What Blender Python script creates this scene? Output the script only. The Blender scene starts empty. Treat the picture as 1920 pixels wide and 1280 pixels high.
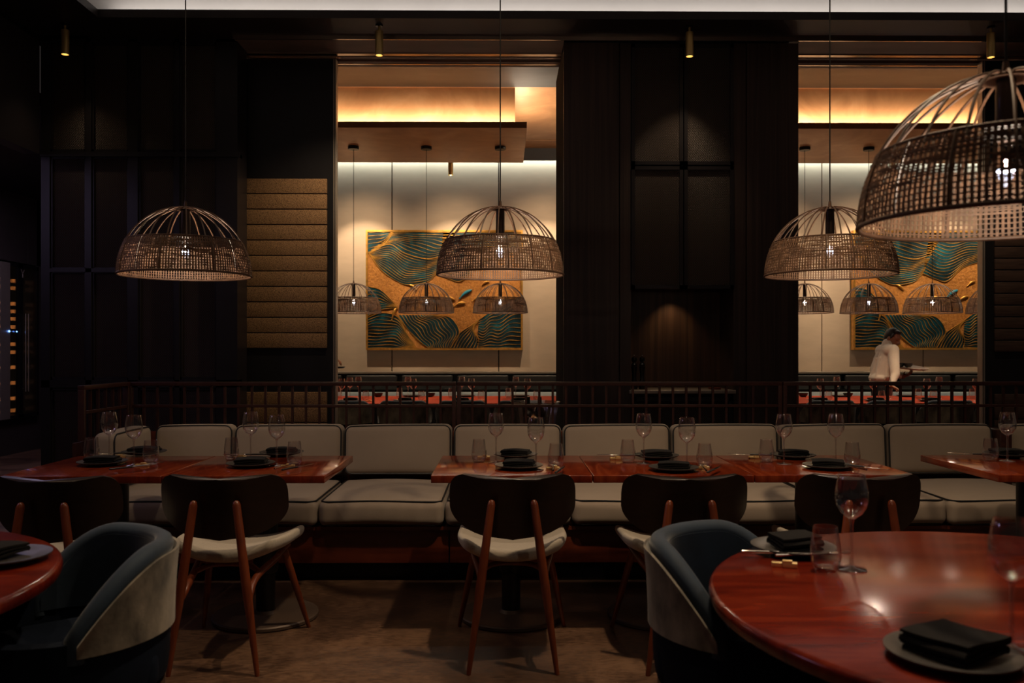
import bpy, math, random
from mathutils import Vector, Matrix
random.seed(7)
PI = math.pi
sc = bpy.context.scene
COL = sc.collection

# ------------------------------------------------------------------ camera model (1920 x 1280 frame)
F = 1605.0
H = 1.32
HOR = 655.0
TH = math.atan(15.0 / F)
CT, ST = math.cos(TH), math.sin(TH)

def PX(x, Y):
    t = (x - 960.0) / F
    zc = Y / (CT - t * ST)
    return zc * (ST + t * CT)

def PZ(y, X, Y):
    return H + (HOR - y) * (X * ST + Y * CT) / F

def PT(x, y, z=0.75):
    """point of the horizontal plane z seen at a pixel"""
    zc = (H - z) * F / (y - HOR)
    t = (x - 960.0) / F
    return (zc * (ST + t * CT), zc * (CT - t * ST))

cam_d = bpy.data.cameras.new('camera')
cam = bpy.data.objects.new('camera', cam_d)
COL.objects.link(cam)
cam.location = (0, 0, H)
cam.rotation_euler = (PI / 2, 0, -TH)
cam_d.sensor_width = 36.0
cam_d.lens = F / 1920 * 36.0
cam_d.shift_y = 15.0 / 1920
cam_d.clip_start = 0.05
cam_d.clip_end = 100
cam_d.dof.use_dof = True
cam_d.dof.focus_distance = 5.3
cam_d.dof.aperture_fstop = 4.0
sc.camera = cam

# ------------------------------------------------------------------ materials
def new_mat(name):
    m = bpy.data.materials.new(name)
    m.use_nodes = True
    nt = m.node_tree
    b = nt.nodes['Principled BSDF']
    return m, nt, b

def setin(b, **kw):
    names = dict(color='Base Color', rough='Roughness', metal='Metallic', coat='Coat Weight', coatr='Coat Roughness',
                 sheen='Sheen Weight', sheenr='Sheen Roughness', spec='Specular IOR Level', emit='Emission Strength', ecol='Emission Color')
    for k, v in kw.items():
        if k in ('color', 'ecol') and len(v) == 3:
            v = (*v, 1)
        b.inputs[names[k]].default_value = v

def texco(nt, scale=(1, 1, 1), rot=(0, 0, 0), kind='Object'):
    tc = nt.nodes.new('ShaderNodeTexCoord')
    mp = nt.nodes.new('ShaderNodeMapping')
    mp.inputs['Scale'].default_value = scale
    mp.inputs['Rotation'].default_value = rot
    nt.links.new(tc.outputs[kind], mp.inputs['Vector'])
    return mp.outputs['Vector']

def noise(nt, vec, scale=5, detail=4, rough=.55, dist=0):
    n = nt.nodes.new('ShaderNodeTexNoise')
    n.inputs['Scale'].default_value = scale
    n.inputs['Detail'].default_value = detail
    n.inputs['Roughness'].default_value = rough
    n.inputs['Distortion'].default_value = dist
    nt.links.new(vec, n.inputs['Vector'])
    return n.outputs['Fac']

def ramp(nt, fac, stops):
    r = nt.nodes.new('ShaderNodeValToRGB')
    e = r.color_ramp.elements
    while len(e) < len(stops):
        e.new(0.5)
    for i, (p, c) in enumerate(stops):
        e[i].position = p
        e[i].color = (*c, 1) if len(c) == 3 else c
    nt.links.new(fac, r.inputs['Fac'])
    return r.outputs['Color']

def bump(nt, b, h, strength=.3, dist=.01):
    n = nt.nodes.new('ShaderNodeBump')
    n.inputs['Strength'].default_value = strength
    n.inputs['Distance'].default_value = dist
    nt.links.new(h, n.inputs['Height'])
    nt.links.new(n.outputs['Normal'], b.inputs['Normal'])

def simple(name, color, rough=.5, metal=0.0, var=0.0, vscale=8, stretch=(1, 1, 1), bmp=0, bscale=200, **kw):
    m, nt, b = new_mat(name)
    setin(b, color=color, rough=rough, metal=metal, **kw)
    if var:
        v = texco(nt, stretch)
        f = noise(nt, v, vscale)
        lo = tuple(c * (1 - var) for c in color)
        hi = tuple(min(1, c * (1 + var)) for c in color)
        nt.links.new(ramp(nt, f, [(.3, lo), (.7, hi)]), b.inputs['Base Color'])
    if bmp:
        v2 = texco(nt)
        bump(nt, b, noise(nt, v2, bscale, 3), bmp, .003)
    return m

M = {}
# red polished table wood
def wood(name, dark, mid, light, stretch, rough, coat=0.0, scale=3.0, coatr=.1, bmp=.04, rot=(0, 0, 0)):
    m, nt, b = new_mat(name)
    v = texco(nt, stretch, rot)
    f1 = noise(nt, v, scale, 6, .6, 1.2)
    nt.links.new(ramp(nt, f1, [(.25, dark), (.5, mid), (.75, light)]), b.inputs['Base Color'])
    setin(b, rough=rough, coat=coat, coatr=coatr)
    if bmp:
        bump(nt, b, f1, bmp, .002)
    return m
M['table'] = wood('red table wood', (.06, .008, .003), (.16, .021, .006), (.29, .056, .017), (6, .9, 1), .12, .0, 2.2, .16)
M['table_x'] = wood('red round table wood', (.05, .004, .002), (.14, .012, .004), (.25, .032, .009), (1, 6, 1), .18, .0, 2.2, .2)
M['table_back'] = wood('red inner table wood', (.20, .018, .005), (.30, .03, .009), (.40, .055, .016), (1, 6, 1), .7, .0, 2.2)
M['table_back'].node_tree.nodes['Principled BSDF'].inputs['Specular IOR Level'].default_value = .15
M['table_edge'] = wood('dark table edge wood', (.03, .008, .004), (.06, .014, .006), (.09, .022, .009), (1, 1, 8), .35, .2, 3)
M['walnut'] = wood('chair leg wood', (.085, .017, .006), (.16, .033, .010), (.23, .052, .016), (4, 4, .8), .35, .2, 6)
M['ply'] = wood('dark stained backrest', (.010, .005, .004), (.018, .009, .007), (.027, .012, .009), (2, 2, 8), .34, .12, 3)
M['base'] = wood('banquette base wood', (.08, .015, .006), (.14, .027, .011), (.20, .042, .016), (.8, 1, 6), .33, .2, 2.5)
M['rail'] = wood('railing wood', (.022, .007, .005), (.038, .011, .008), (.055, .017, .011), (2, 2, 2), .38, .1, 6)
M['veneer'] = wood('dark smoked veneer', (.020, .013, .011), (.045, .028, .023), (.08, .048, .037), (14, 2, .25), .42, .0, 1.6, bmp=.02)
M['niche'] = wood('niche veneer', (.035, .018, .011), (.075, .038, .021), (.15, .078, .04), (14, 2, .2), .42, .0, 1.4, bmp=.02)
M['matte_black'] = simple('matte black', (.006, .005, .005), .95, spec=.1)
M['black_lacquer'] = simple('black door lacquer', (.010, .009, .010), .4, var=.2, vscale=3)
M['dark_frame'] = simple('dark bronze frame', (.016, .013, .015), .38, var=.15, vscale=4)
M['ceil_dark'] = simple('dark soffit paint', (.016, .011, .011), .55, var=.15, vscale=2)
M['plaster_brown'] = simple('brown plaster', (.17, .12, .10), .6, var=.25, vscale=2.5, stretch=(.6, 2, 1), bmp=.1, bscale=12)
M['plaster_grey'] = simple('grey plaster', (.085, .082, .08), .7, var=.18, vscale=2, stretch=(.5, 1.5, 1), bmp=.1, bscale=10)
M['white_plaster'] = simple('cove plaster', (.66, .64, .62), .8, var=.06, vscale=2)
M['beige_wall'] = simple('beige wall panel', (.56, .445, .34), .75, var=.06, vscale=3, stretch=(1, 1, 3), bmp=.05, bscale=30)
M['brass'] = simple('brushed brass', (.66, .48, .19), .34, .6, var=.1, vscale=20, stretch=(30, 30, .2))
M['rose_metal'] = simple('door track metal', (.95, .75, .62), .16, 1.0, var=.05)
M['alu'] = simple('door edge metal', (.42, .36, .30), .4, .6, var=.05)
M['black_metal'] = simple('black metal', (.012, .011, .011), .4, .3, var=.1)
M['cord'] = simple('black cord', (.012, .010, .010), .6)
M['bronze_disc'] = simple('bronze table base', (.10, .066, .048), .5, .3, var=.2, vscale=5)
M['rattan'] = simple('rattan', (.10, .052, .030), .5, var=.35, vscale=14)
M['rattan_weave'] = simple('woven cane', (.20, .11, .062), .55, var=.4, vscale=26)
M['cushion'] = simple('taupe upholstery', (.33, .262, .205), .85, var=.06, vscale=3, bmp=.15, bscale=350, sheen=.15)
M['piping'] = simple('black piping', (.012, .013, .015), .5)
M['linen'] = simple('pale linen', (.46, .40, .32), .9, var=.12, vscale=60, stretch=(1, 4, 1), bmp=.35, bscale=260, sheen=.2)
M['navy'] = simple('navy velvet', (.009, .023, .045), .75, var=.35, vscale=7, sheen=.25, sheenr=.4)
M['navy_seat'] = simple('dark navy velvet', (.006, .010, .020), .8, var=.3, vscale=7, sheen=.0, spec=.1)
M['grey_velvet'] = simple('grey velvet', (.17, .145, .112), .75, var=.85, vscale=10, stretch=(1, 1, .6), bmp=.2, bscale=90, sheen=.3, sheenr=.4)
M['chair_dark'] = simple('dark chair wood', (.012, .007, .006), .35, coat=.2, var=.1)
M['plate'] = simple('charcoal stoneware', (.055, .050, .046), .36, var=.2, vscale=30)
M['napkin'] = simple('black napkin cloth', (.011, .010, .010), .95, var=.1, bmp=.3, bscale=500, sheen=.03, spec=.15)
M['steel'] = simple('polished steel', (.75, .72, .68), .16, 1.0)
M['black_handle'] = simple('black handle', (.015, .014, .014), .35)
M['gold_rest'] = simple('pale gold cutlery rest', (.85, .60, .27), .33, .65, var=.1)
M['gold'] = simple('gold leaf', (.75, .40, .09), .36, .75, var=.25, vscale=18)
M['tray'] = simple('pale tray', (.55, .42, .34), .45, var=.1)
M['bowl'] = simple('black bowl', (.015, .014, .014), .3)
M['shirt'] = simple('cream shirt', (.66, .57, .47), .85, var=.05, vscale=10, sheen=.15)
M['skin'] = simple('brown skin', (.26, .115, .062), .5, var=.12, vscale=20)
M['hair'] = simple('black hair', (.006, .005, .005), .45, var=.2, vscale=40, stretch=(1, 1, .3), bmp=.5, bscale=120)
M['trousers'] = simple('dark trousers', (.012, .012, .014), .85)
M['shoe'] = simple('black shoe', (.01, .01, .01), .3)
M['teal_cloth'] = simple('pale seat leather', (.55, .60, .57), .5, var=.05)
M['bench_back'] = simple('black bench leather', (.018, .017, .017), .45, var=.15)
M['dark_wall'] = simple('dark glossy wall', (.032, .027, .030), .38, var=.12, vscale=2)
M['brown_panel'] = simple('brown wall panel', (.055, .043, .040), .5, var=.12, vscale=3)
M['shelf_wood'] = simple('cooler shelf wood', (.42, .19, .07), .5, var=.25, vscale=20)
M['cooler_black'] = simple('cooler black', (.010, .009, .009), .25)
M['bottle'] = simple('dark bottle glass', (.010, .014, .010), .12, spec=.6)
M['label_blue'] = simple('blue foil label', (.03, .10, .20), .4)
M['label_red'] = simple('red foil', (.30, .03, .02), .4)
M['mill'] = simple('black lacquer mill', (.012, .010, .009), .2, coat=.4)
M['back_floor'] = simple('back room floor', (.06, .045, .035), .5, var=.2)
M['teal'] = None

def emit_mat(name, col, s):
    m, nt, b = new_mat(name)
    setin(b, color=(0, 0, 0), ecol=col, emit=s, rough=.5)
    return m
M['led'] = emit_mat('lamp filament', (.72, .80, 1.0), 26)
M['lens_warm'] = emit_mat('spot lens', (1.0, .80, .45), 5)
M['led_blue'] = emit_mat('blue indicator', (.12, .3, 1.0), 6)

def glass_mat(name, tint=(1, 1, 1), base=.045, edge=.75, rough=.015, power=3.0):
    m = bpy.data.materials.new(name)
    m.use_nodes = True
    nt = m.node_tree
    nt.nodes.clear()
    out = nt.nodes.new('ShaderNodeOutputMaterial')
    mx = nt.nodes.new('ShaderNodeMixShader')
    tr = nt.nodes.new('ShaderNodeBsdfTransparent')
    gl = nt.nodes.new('ShaderNodeBsdfGlossy')
    lw = nt.nodes.new('ShaderNodeLayerWeight')
    pw = nt.nodes.new('ShaderNodeMath'); pw.operation = 'POWER'; pw.inputs[1].default_value = power
    ma = nt.nodes.new('ShaderNodeMath'); ma.operation = 'MULTIPLY_ADD'
    ma.inputs[1].default_value = edge; ma.inputs[2].default_value = base; ma.use_clamp = True
    lw.inputs['Blend'].default_value = .5
    tr.inputs['Color'].default_value = (*tint, 1)
    gl.inputs['Color'].default_value = (1, 1, 1, 1)
    gl.inputs['Roughness'].default_value = rough
    nt.links.new(lw.outputs['Facing'], pw.inputs[0])
    nt.links.new(pw.outputs[0], ma.inputs[0])
    nt.links.new(ma.outputs[0], mx.inputs['Fac'])
    nt.links.new(tr.outputs[0], mx.inputs[1])
    nt.links.new(gl.outputs[0], mx.inputs[2])
    nt.links.new(mx.outputs[0], out.inputs['Surface'])
    return m
M['glass'] = glass_mat('clear glass', (.97, .97, .97), .07, .9, .05, 2.2)
M['glass_solid'] = glass_mat('solid clear glass', (.93, .93, .93), .16, .75, .06, 1.5)
M['glass_bulb'] = glass_mat('bulb glass', (.97, .97, .97), .03, .4)
M['glass_dark'] = glass_mat('smoked glass door', (.75, .72, .70), .04, .6, .02)
M['crystal'] = glass_mat('crystal', (.80, .78, .76), .20, .6, .12, 1.5)

# floor: brown polished concrete with rust mottling
def floor_mat():
    m, nt, b = new_mat('brown polished concrete')
    v = texco(nt, (1, 1, 1))
    f = noise(nt, v, 1.6, 8, .62, .6)
    f2 = noise(nt, texco(nt, (1, 3.0, 1)), 22, 6, .7)
    mx = nt.nodes.new('ShaderNodeMath'); mx.operation = 'MULTIPLY_ADD'
    mx.inputs[1].default_value = .45
    nt.links.new(f2, mx.inputs[0])
    ml = nt.nodes.new('ShaderNodeMath'); ml.operation = 'MULTIPLY'; ml.inputs[1].default_value = .6
    nt.links.new(f, ml.inputs[0])
    nt.links.new(ml.outputs[0], mx.inputs[2])
    nt.links.new(ramp(nt, mx.outputs[0], [(.38, (.032, .017, .011)), (.50, (.085, .044, .026)), (.62, (.20, .11, .063))]), b.inputs['Base Color'])
    setin(b, rough=.36)
    r = nt.nodes.new('ShaderNodeMapRange')
    r.inputs['To Min'].default_value = .28; r.inputs['To Max'].default_value = .55
    nt.links.new(f2, r.inputs['Value'])
    nt.links.new(r.outputs[0], b.inputs['Roughness'])
    bump(nt, b, f2, .06, .002)
    return m
M['floor'] = floor_mat()

# copper venetian plaster
def copper_mat():
    m, nt, b = new_mat('copper polished plaster')
    v = texco(nt, (1, 1, 1), (0, 0, .5))
    f = noise(nt, v, 1.7, 7, .6, 1.6)
    nt.links.new(ramp(nt, f, [(.28, (.35, .165, .072)), (.52, (.45, .225, .10)), (.74, (.55, .30, .145))]), b.inputs['Base Color'])
    setin(b, rough=.42, metal=.15)
    bump(nt, b, noise(nt, texco(nt, (1, 3, 1)), 9, 5, .6, .8), .08, .005)
    return m
M['copper'] = copper_mat()

# expanded metal mesh panel: diagonal lozenges in relief on a dark sheet
def mesh_mat(name, c0, c1, k=1.0):
    m, nt, b = new_mat(name)
    prev = None
    for ang in (.95, -.95):
        v = texco(nt, (1, 1, 1), (0, ang, 0))
        w = nt.nodes.new('ShaderNodeTexWave')
        w.wave_type = 'BANDS'; w.bands_direction = 'X'
        w.inputs['Scale'].default_value = 30 * k
        w.inputs['Distortion'].default_value = 0
        nt.links.new(v, w.inputs['Vector'])
        if prev is None:
            prev = w.outputs['Fac']
        else:
            mm = nt.nodes.new('ShaderNodeMath'); mm.operation = 'MAXIMUM'
            nt.links.new(prev, mm.inputs[0]); nt.links.new(w.outputs['Fac'], mm.inputs[1])
            prev = mm.outputs[0]
    nt.links.new(ramp(nt, prev, [(.55, c0), (.95, c1)]), b.inputs['Base Color'])
    setin(b, rough=.4, metal=.5)
    bump(nt, b, prev, .6, .004)
    return m
M['mesh'] = mesh_mat('expanded metal mesh', (.004, .003, .003), (.085, .060, .048))

# coarse woven slat cloth
def weave_mat(name, lo, hi, sc_=170):
    m, nt, b = new_mat(name)
    v = texco(nt, (1, 1, 1.4))
    f = noise(nt, v, sc_, 3, .7)
    nt.links.new(ramp(nt, f, [(.36, lo), (.62, hi)]), b.inputs['Base Color'])
    setin(b, rough=.7, metal=.25)
    bump(nt, b, f, .8, .004)
    return m
M['slat'] = weave_mat('bronze woven slat', (.07, .034, .014), (.46, .265, .12), 150)
M['slat_dark'] = simple('brown oak slat', (.065, .036, .026), .55, var=.35, vscale=6, stretch=(1, 1, 12), bmp=.2, bscale=60)

# painting materials
def teal_mat():
    m, nt, b = new_mat('teal lacquer')
    v = texco(nt, (1, 1, 1))
    f = noise(nt, v, 3.2, 5, .6, .8)
    nt.links.new(ramp(nt, f, [(.36, (.003, .010, .013)), (.52, (.005, .036, .052)), (.72, (.012, .15, .20))]), b.inputs['Base Color'])
    setin(b, rough=.35)
    return m
M['teal'] = teal_mat()
def ground_mat():
    m, nt, b = new_mat('rough ochre ground')
    v = texco(nt, (1, 1, 1))
    f = noise(nt, v, 26, 6, .7, .5)
    nt.links.new(ramp(nt, f, [(.3, (.30, .11, .02)), (.55, (.55, .23, .045)), (.75, (.68, .33, .08))]), b.inputs['Base Color'])
    setin(b, rough=.55, metal=.25)
    bump(nt, b, f, .9, .02)
    return m
M['ground'] = ground_mat()
M['fish_blue'] = simple('turquoise glaze', (.02, .22, .33), .3)

# ------------------------------------------------------------------ mesh builder
class MB:
    def __init__(self):
        self.v = []; self.f = []; self.mi = []; self.m = 0
    def add(self, vs, fs):
        o = len(self.v)
        self.v.extend([tuple(p) for p in vs])
        self.f.extend([tuple(o + i for i in f) for f in fs])
        self.mi.extend([self.m] * len(fs))
        return self
    def xf(self, start, mat):
        for i in range(start, len(self.v)):
            self.v[i] = tuple(mat @ Vector(self.v[i]))
        return self
    def box(self, x0, x1, y0, y1, z0, z1, b=0.0):
        if b > 0:
            return self.rbox((x0 + x1) / 2, (y0 + y1) / 2, (z0 + z1) / 2, (x1 - x0) / 2, (y1 - y0) / 2, (z1 - z0) / 2, b, 1, cs=2)
        vs = [(x0, y0, z0), (x1, y0, z0), (x1, y1, z0), (x0, y1, z0), (x0, y0, z1), (x1, y0, z1), (x1, y1, z1), (x0, y1, z1)]
        fs = [(0, 3, 2, 1), (4, 5, 6, 7), (0, 1, 5, 4), (1, 2, 6, 5), (2, 3, 7, 6), (3, 0, 4, 7)]
        return self.add(vs, fs)
    def rbox(self, cx, cy, cz, hx, hy, hz, r, n=6, cs=3, fn=None):
        hs = (hx, hy, hz)
        def samples(h):
            q = min(r, h)
            a = [-h + q * i / cs for i in range(cs)]
            inner = [-(h - q) + 2 * (h - q) * i / n for i in range(n + 1)] if h > q + 1e-9 else [0.0]
            return a + inner + [-t for t in reversed(a)]
        S = [samples(h) for h in hs]
        idx = {}; vs = []; fs = []
        def vert(p):
            k = (round(p[0], 7), round(p[1], 7), round(p[2], 7))
            if k not in idx:
                q = []; d = []
                for c, h in zip(p, hs):
                    i_ = max(-(h - min(r, h)), min(h - min(r, h), c))
                    q.append(i_); d.append(c - i_)
                L = math.sqrt(sum(t * t for t in d))
                if L > 1e-9:
                    # rr shrinks where the half size is below r
                    out = [a + min(r, h) * t / L for a, t, h in zip(q, d, hs)]
                else:
                    out = list(p)
                if fn:
                    out = fn(*out)
                idx[k] = len(vs)
                vs.append((out[0] + cx, out[1] + cy, out[2] + cz))
            return idx[k]
        for ax in range(3):
            u, w = (ax + 1) % 3, (ax + 2) % 3
            for sgn in (-1, 1):
                for i in range(len(S[u]) - 1):
                    for j in range(len(S[w]) - 1):
                        q = []
                        for a, b_ in ((i, j), (i + 1, j), (i + 1, j + 1), (i, j + 1)):
                            p = [0, 0, 0]; p[ax] = sgn * hs[ax]; p[u] = S[u][a]; p[w] = S[w][b_]
                            q.append(vert(p))
                        if sgn < 0:
                            q.reverse()
                        if len(set(q)) >= 3:
                            fs.append(tuple(dict.fromkeys(q)))
        return self.add(vs, fs)
    def lathe(self, prof, n=32, c=(0, 0, 0), close=False):
        vs = []; fs = []; rings = []
        for (r, z) in prof:
            if r < 1e-6:
                rings.append([len(vs)]); vs.append((c[0], c[1], c[2] + z))
            else:
                rings.append(list(range(len(vs), len(vs) + n)))
                for k in range(n):
                    a = 2 * PI * k / n
                    vs.append((c[0] + r * math.cos(a), c[1] + r * math.sin(a), c[2] + z))
        seq = list(range(len(rings) - 1))
        pairs = [(i, i + 1) for i in seq] + ([(len(rings) - 1, 0)] if close else [])
        for i, j in pairs:
            A, B = rings[i], rings[j]
            for k in range(n):
                k2 = (k + 1) % n
                if len(A) == 1 and len(B) == 1:
                    continue
                if len(A) == 1:
                    fs.append((A[0], B[k2], B[k]))
                elif len(B) == 1:
                    fs.append((A[k], A[k2], B[0]))
                else:
                    fs.append((A[k], A[k2], B[k2], B[k]))
        return self.add(vs, fs)
    def tube(self, pts, r, n=8, closed=False, caps=True):
        pts = [Vector(p) for p in pts]
        m = len(pts)
        rs = r if isinstance(r, (list, tuple)) else [r] * m
        vs = []; fs = []
        up = None
        for i, p in enumerate(pts):
            if closed:
                t = (pts[(i + 1) % m] - pts[i - 1])
            else:
                t = pts[min(i + 1, m - 1)] - pts[max(i - 1, 0)]
            t = t.normalized() if t.length > 1e-9 else Vector((0, 0, 1))
            if up is None:
                up = Vector((0, 0, 1)) if abs(t.z) < .9 else Vector((0, 1, 0))
            s = t.cross(up)
            if s.length < 1e-6:
                s = t.cross(Vector((1, 0, 0)))
            s.normalize()
            w = s.cross(t).normalized()
            up = w
            for k in range(n):
                a = 2 * PI * k / n + PI / n
                vs.append(p + (s * math.cos(a) + w * math.sin(a)) * rs[i])
        rng = m if closed else m - 1
        for i in range(rng):
            j = (i + 1) % m
            for k in range(n):
                k2 = (k + 1) % n
                fs.append((i * n + k, j * n + k, j * n + k2, i * n + k2))
        if caps and not closed:
            fs.append(tuple(range(n)))
            fs.append(tuple((m - 1) * n + k for k in reversed(range(n))))
        return self.add(vs, fs)
    def cap_leg(self, a, b, ra, rb, n=12, rm=None):
        """tapered round bar with domed ends"""
        a = Vector(a); b = Vector(b); d = (b - a).normalized(); L = (b - a).length
        rm = rm or (ra + rb) / 2
        st = [(-.0, .35 * ra), (.006, .75 * ra), (.02, ra)] + [(L * .5, rm)] + [(L - .01, rb), (L, rb * .9)]
        return self.tube([a + d * t for t, _ in st], [q for _, q in st], n)
    def sphere(self, c, r, n=16, m=10, sc_=(1, 1, 1)):
        prof = [(r * math.sin(PI * i / m), -r * math.cos(PI * i / m)) for i in range(m + 1)]
        prof[0] = (0, -r); prof[-1] = (0, r)
        s = len(self.v)
        self.lathe(prof, n)
        for i in range(s, len(self.v)):
            x, y, z = self.v[i]
            self.v[i] = (x * sc_[0] + c[0], y * sc_[1] + c[1], z * sc_[2] + c[2])
        return self
    def grid_solid(self, fn, nu, nv, th):
        """fn(u,v)->(point, normal) with u,v in 0..1 : a sheet of thickness th"""
        vs = []; fs = []
        for side in (0, 1):
            for i in range(nu + 1):
                for j in range(nv + 1):
                    p, nrm = fn(i / nu, j / nv)
                    vs.append(Vector(p) + Vector(nrm) * (th * (side - .5)))
        W = nv + 1
        O = (nu + 1) * W
        for i in range(nu):
            for j in range(nv):
                a, b, c, d = i * W + j, (i + 1) * W + j, (i + 1) * W + j + 1, i * W + j + 1
                fs.append((a, d, c, b)); fs.append((O + a, O + b, O + c, O + d))
        for i in range(nu):
            a, b = i * W, (i + 1) * W
            fs.append((a, b, O + b, O + a))
            a, b = i * W + nv, (i + 1) * W + nv
            fs.append((b, a, O + a, O + b))
        for j in range(nv):
            a, b = j, j + 1
            fs.append((b, a, O + a, O + b))
            a, b = nu * W + j, nu * W + j + 1
            fs.append((a, b, O + b, O + a))
        return self.add(vs, fs)
    def build(self, name, mats, parent=None, loc=None, smooth=True, ang=38, rz=0):
        me = bpy.data.meshes.new(name)
        me.from_pydata(self.v, [], self.f)
        for mt in (mats if isinstance(mats, (list, tuple)) else [mats]):
            me.materials.append(mt)
        if any(self.mi):
            me.polygons.foreach_set('material_index', self.mi)
        me.validate()
        import bmesh
        bm = bmesh.new(); bm.from_mesh(me)
        bmesh.ops.recalc_face_normals(bm, faces=bm.faces)
        bm.to_mesh(me); bm.free()
        if smooth:
            me.polygons.foreach_set('use_smooth', [True] * len(me.polygons))
            me.set_sharp_from_angle(angle=math.radians(ang))
        me.update()
        o = bpy.data.objects.new(name, me)
        COL.objects.link(o)
        if parent:
            o.parent = parent
        if loc:
            o.location = loc
        if rz:
            o.rotation_euler.z = rz
        return o

def tag(o, label, cat, group=None):
    o['label'] = label; o['category'] = cat
    if group:
        o['group'] = group
    return o

def thing(name, label, cat, loc=(0, 0, 0), rz=0, group=None):
    o = bpy.data.objects.new(name, None)
    o.empty_display_size = .1
    COL.objects.link(o)
    o.location = loc; o.rotation_euler = (0, 0, rz)
    return tag(o, label, cat, group)

def struct(o):
    o['kind'] = 'structure'
    return o

def kids(o):
    return [c for c in bpy.data.objects if c.parent is o]

def dup(root, loc, rz=0, label=None, group=None):
    r = root.copy(); COL.objects.link(r)
    r.location = loc; r.rotation_euler = (0, 0, rz)
    if label:
        r['label'] = label
    if group:
        r['group'] = group
    for ch in TREE.get(root.name, []):
        c = ch.copy(); COL.objects.link(c); c.parent = r
        for g in TREE.get(ch.name, []):
            d = g.copy(); COL.objects.link(d); d.parent = c
    return r
TREE = {}
def remember(root):
    TREE[root.name] = kids(root)
    for c in TREE[root.name]:
        TREE[c.name] = kids(c)
    return root

used = {}
def place(key, proto_fn, loc, rz, label, group=None):
    """first use moves the thing itself, later uses copy it and its parts"""
    if key not in used:
        o = proto_fn(label)
        remember(o) if o.type == 'EMPTY' or kids(o) else TREE.setdefault(o.name, [])
        o.location = loc; o.rotation_euler = (0, 0, rz); o['label'] = label
        if group:
            o['group'] = group
        used[key] = o
        return o
    return dup(used[key], loc, rz, label, group)

# ------------------------------------------------------------------ key distances
YS = 6.80          # face of the screens and of the pillar
YD = 7.15          # sliding door line
YP = 7.80          # back of the pillar
YB = 12.45         # back wall of the inner room
ZC = 3.78          # soffit
XL = -3.66         # hanging bulkhead over the aisle
XW = -6.20         # aisle wall with the wine cooler
Z_IN = 4.17        # inner room ceiling

# ------------------------------------------------------------------ SETTING
struct(MB().box(-7.5, 9.5, -1.5, 13.2, -.1, 0).build('floor', M['floor'], smooth=False))
XT = -3.01         # tray edge
XR = 9.0
m = MB()
m.box(XL - .1, XT - .25, -1.5, YS, ZC, ZC + .7)             # ceiling beside the tray
m.box(XT - .25, XR, 6.62, YS - .06, ZC, ZC + .7)           # soffit behind the tray
m.box(XL - .1, -2.125, YS - .06, YD + .25, ZC, ZC + .7)
struct(m.build('ceiling', M['ceil_dark'], smooth=False))
m = MB()
m.box(XT - .25, XT, -1.5, 6.37, ZC, ZC + .06)
m.box(XT - .25, XR, 6.37, 6.62, ZC, ZC + .06)
struct(m.build('trim_1', M['ceil_dark'], smooth=False))
m = MB()
m.box(XT - .27, XT - .24, -1.5, 6.62, ZC + .06, 4.45)
m.box(XT - .25, XR, 6.60, 6.63, ZC + .06, 4.45)
m.box(XT - .25, XR, -1.5, 6.62, 4.45, 4.5)
struct(m.build('ceiling_tray', M['white_plaster'], smooth=False))
# plaster band over the sliding doors and the two metal tracks
xa, xb = PX(453, YD), PX(1057, YS)
xc = PX(1497, YS)
m = MB()
m.box(-2.125, xb, YS - .06, YD + .25, ZC - .02, ZC + .7)
m.box(xc, XR, YS - .06, YD + .25, ZC - .02, ZC + .7)
struct(m.build('ceiling_band', M['plaster_brown'], smooth=False))
struct(MB().box(-2.125, XR, YS - .075, YS - .06, ZC - .028, ZC + .01).build('trim_2', M['rose_metal'], smooth=False))
for x0, x1, nm in ((xa, xb + .05, 'trim_3'), (xc - .05, XR, 'trim_4')):
    m = MB()
    zt = ZC - .02
    m.box(x0, x1, YD - .095, YD - .045, zt - .008, zt)
    m.box(x0, x1, YD - .015, YD + .025, zt - .008, zt)
    m.box(x0, x1, YD + .06, YD + .08, zt - .04, zt)
    struct(m.build(nm, M['rose_metal'], smooth=False))
# hanging bulkhead on the aisle side, aisle wall, aisle ceiling
zb = PZ(290, XL, YS)
struct(MB().box(XL - .12, XL, -1.5, YS - .02, zb, ZC).build('wall_bulkhead', M['dark_wall'], smooth=False))
struct(MB().box(XL - .005, XL + .012, -1.5, YS - .02, ZC - .035, ZC).build('trim_5', M['black_metal'], smooth=False))
struct(MB().box(XW, XL - .1, -1.5, 13.2, 3.3, 3.4).build('ceiling_aisle', M['ceil_dark'], smooth=False))
zc0 = .375
m = MB()
m.box(XW - .1, XW, 2.0, 8.9, 0, 3.3)
m.box(XW - .1, XW, 11.42, 13.2, 0, 3.3)
m.box(XW - .1, XW, 8.9, 11.42, 0, zc0)
struct(m.build('wall_aisle', M['brown_panel'], smooth=False))
m = MB()
for yy0, yy1 in ((8.9, 9.9), (9.91, 10.62), (10.63, 11.2), (11.21, 12.2)):
    m.box(XW - .1, XW, yy0, yy1, 2.43, 3.3)
struct(m.build('wall_aisle_panels', M['brown_panel'], smooth=False))
struct(MB().box(-8, XL, 13.1, 13.2, 0, 3.4).build('wall_aisle_end', M['dark_wall'], smooth=False))
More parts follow.
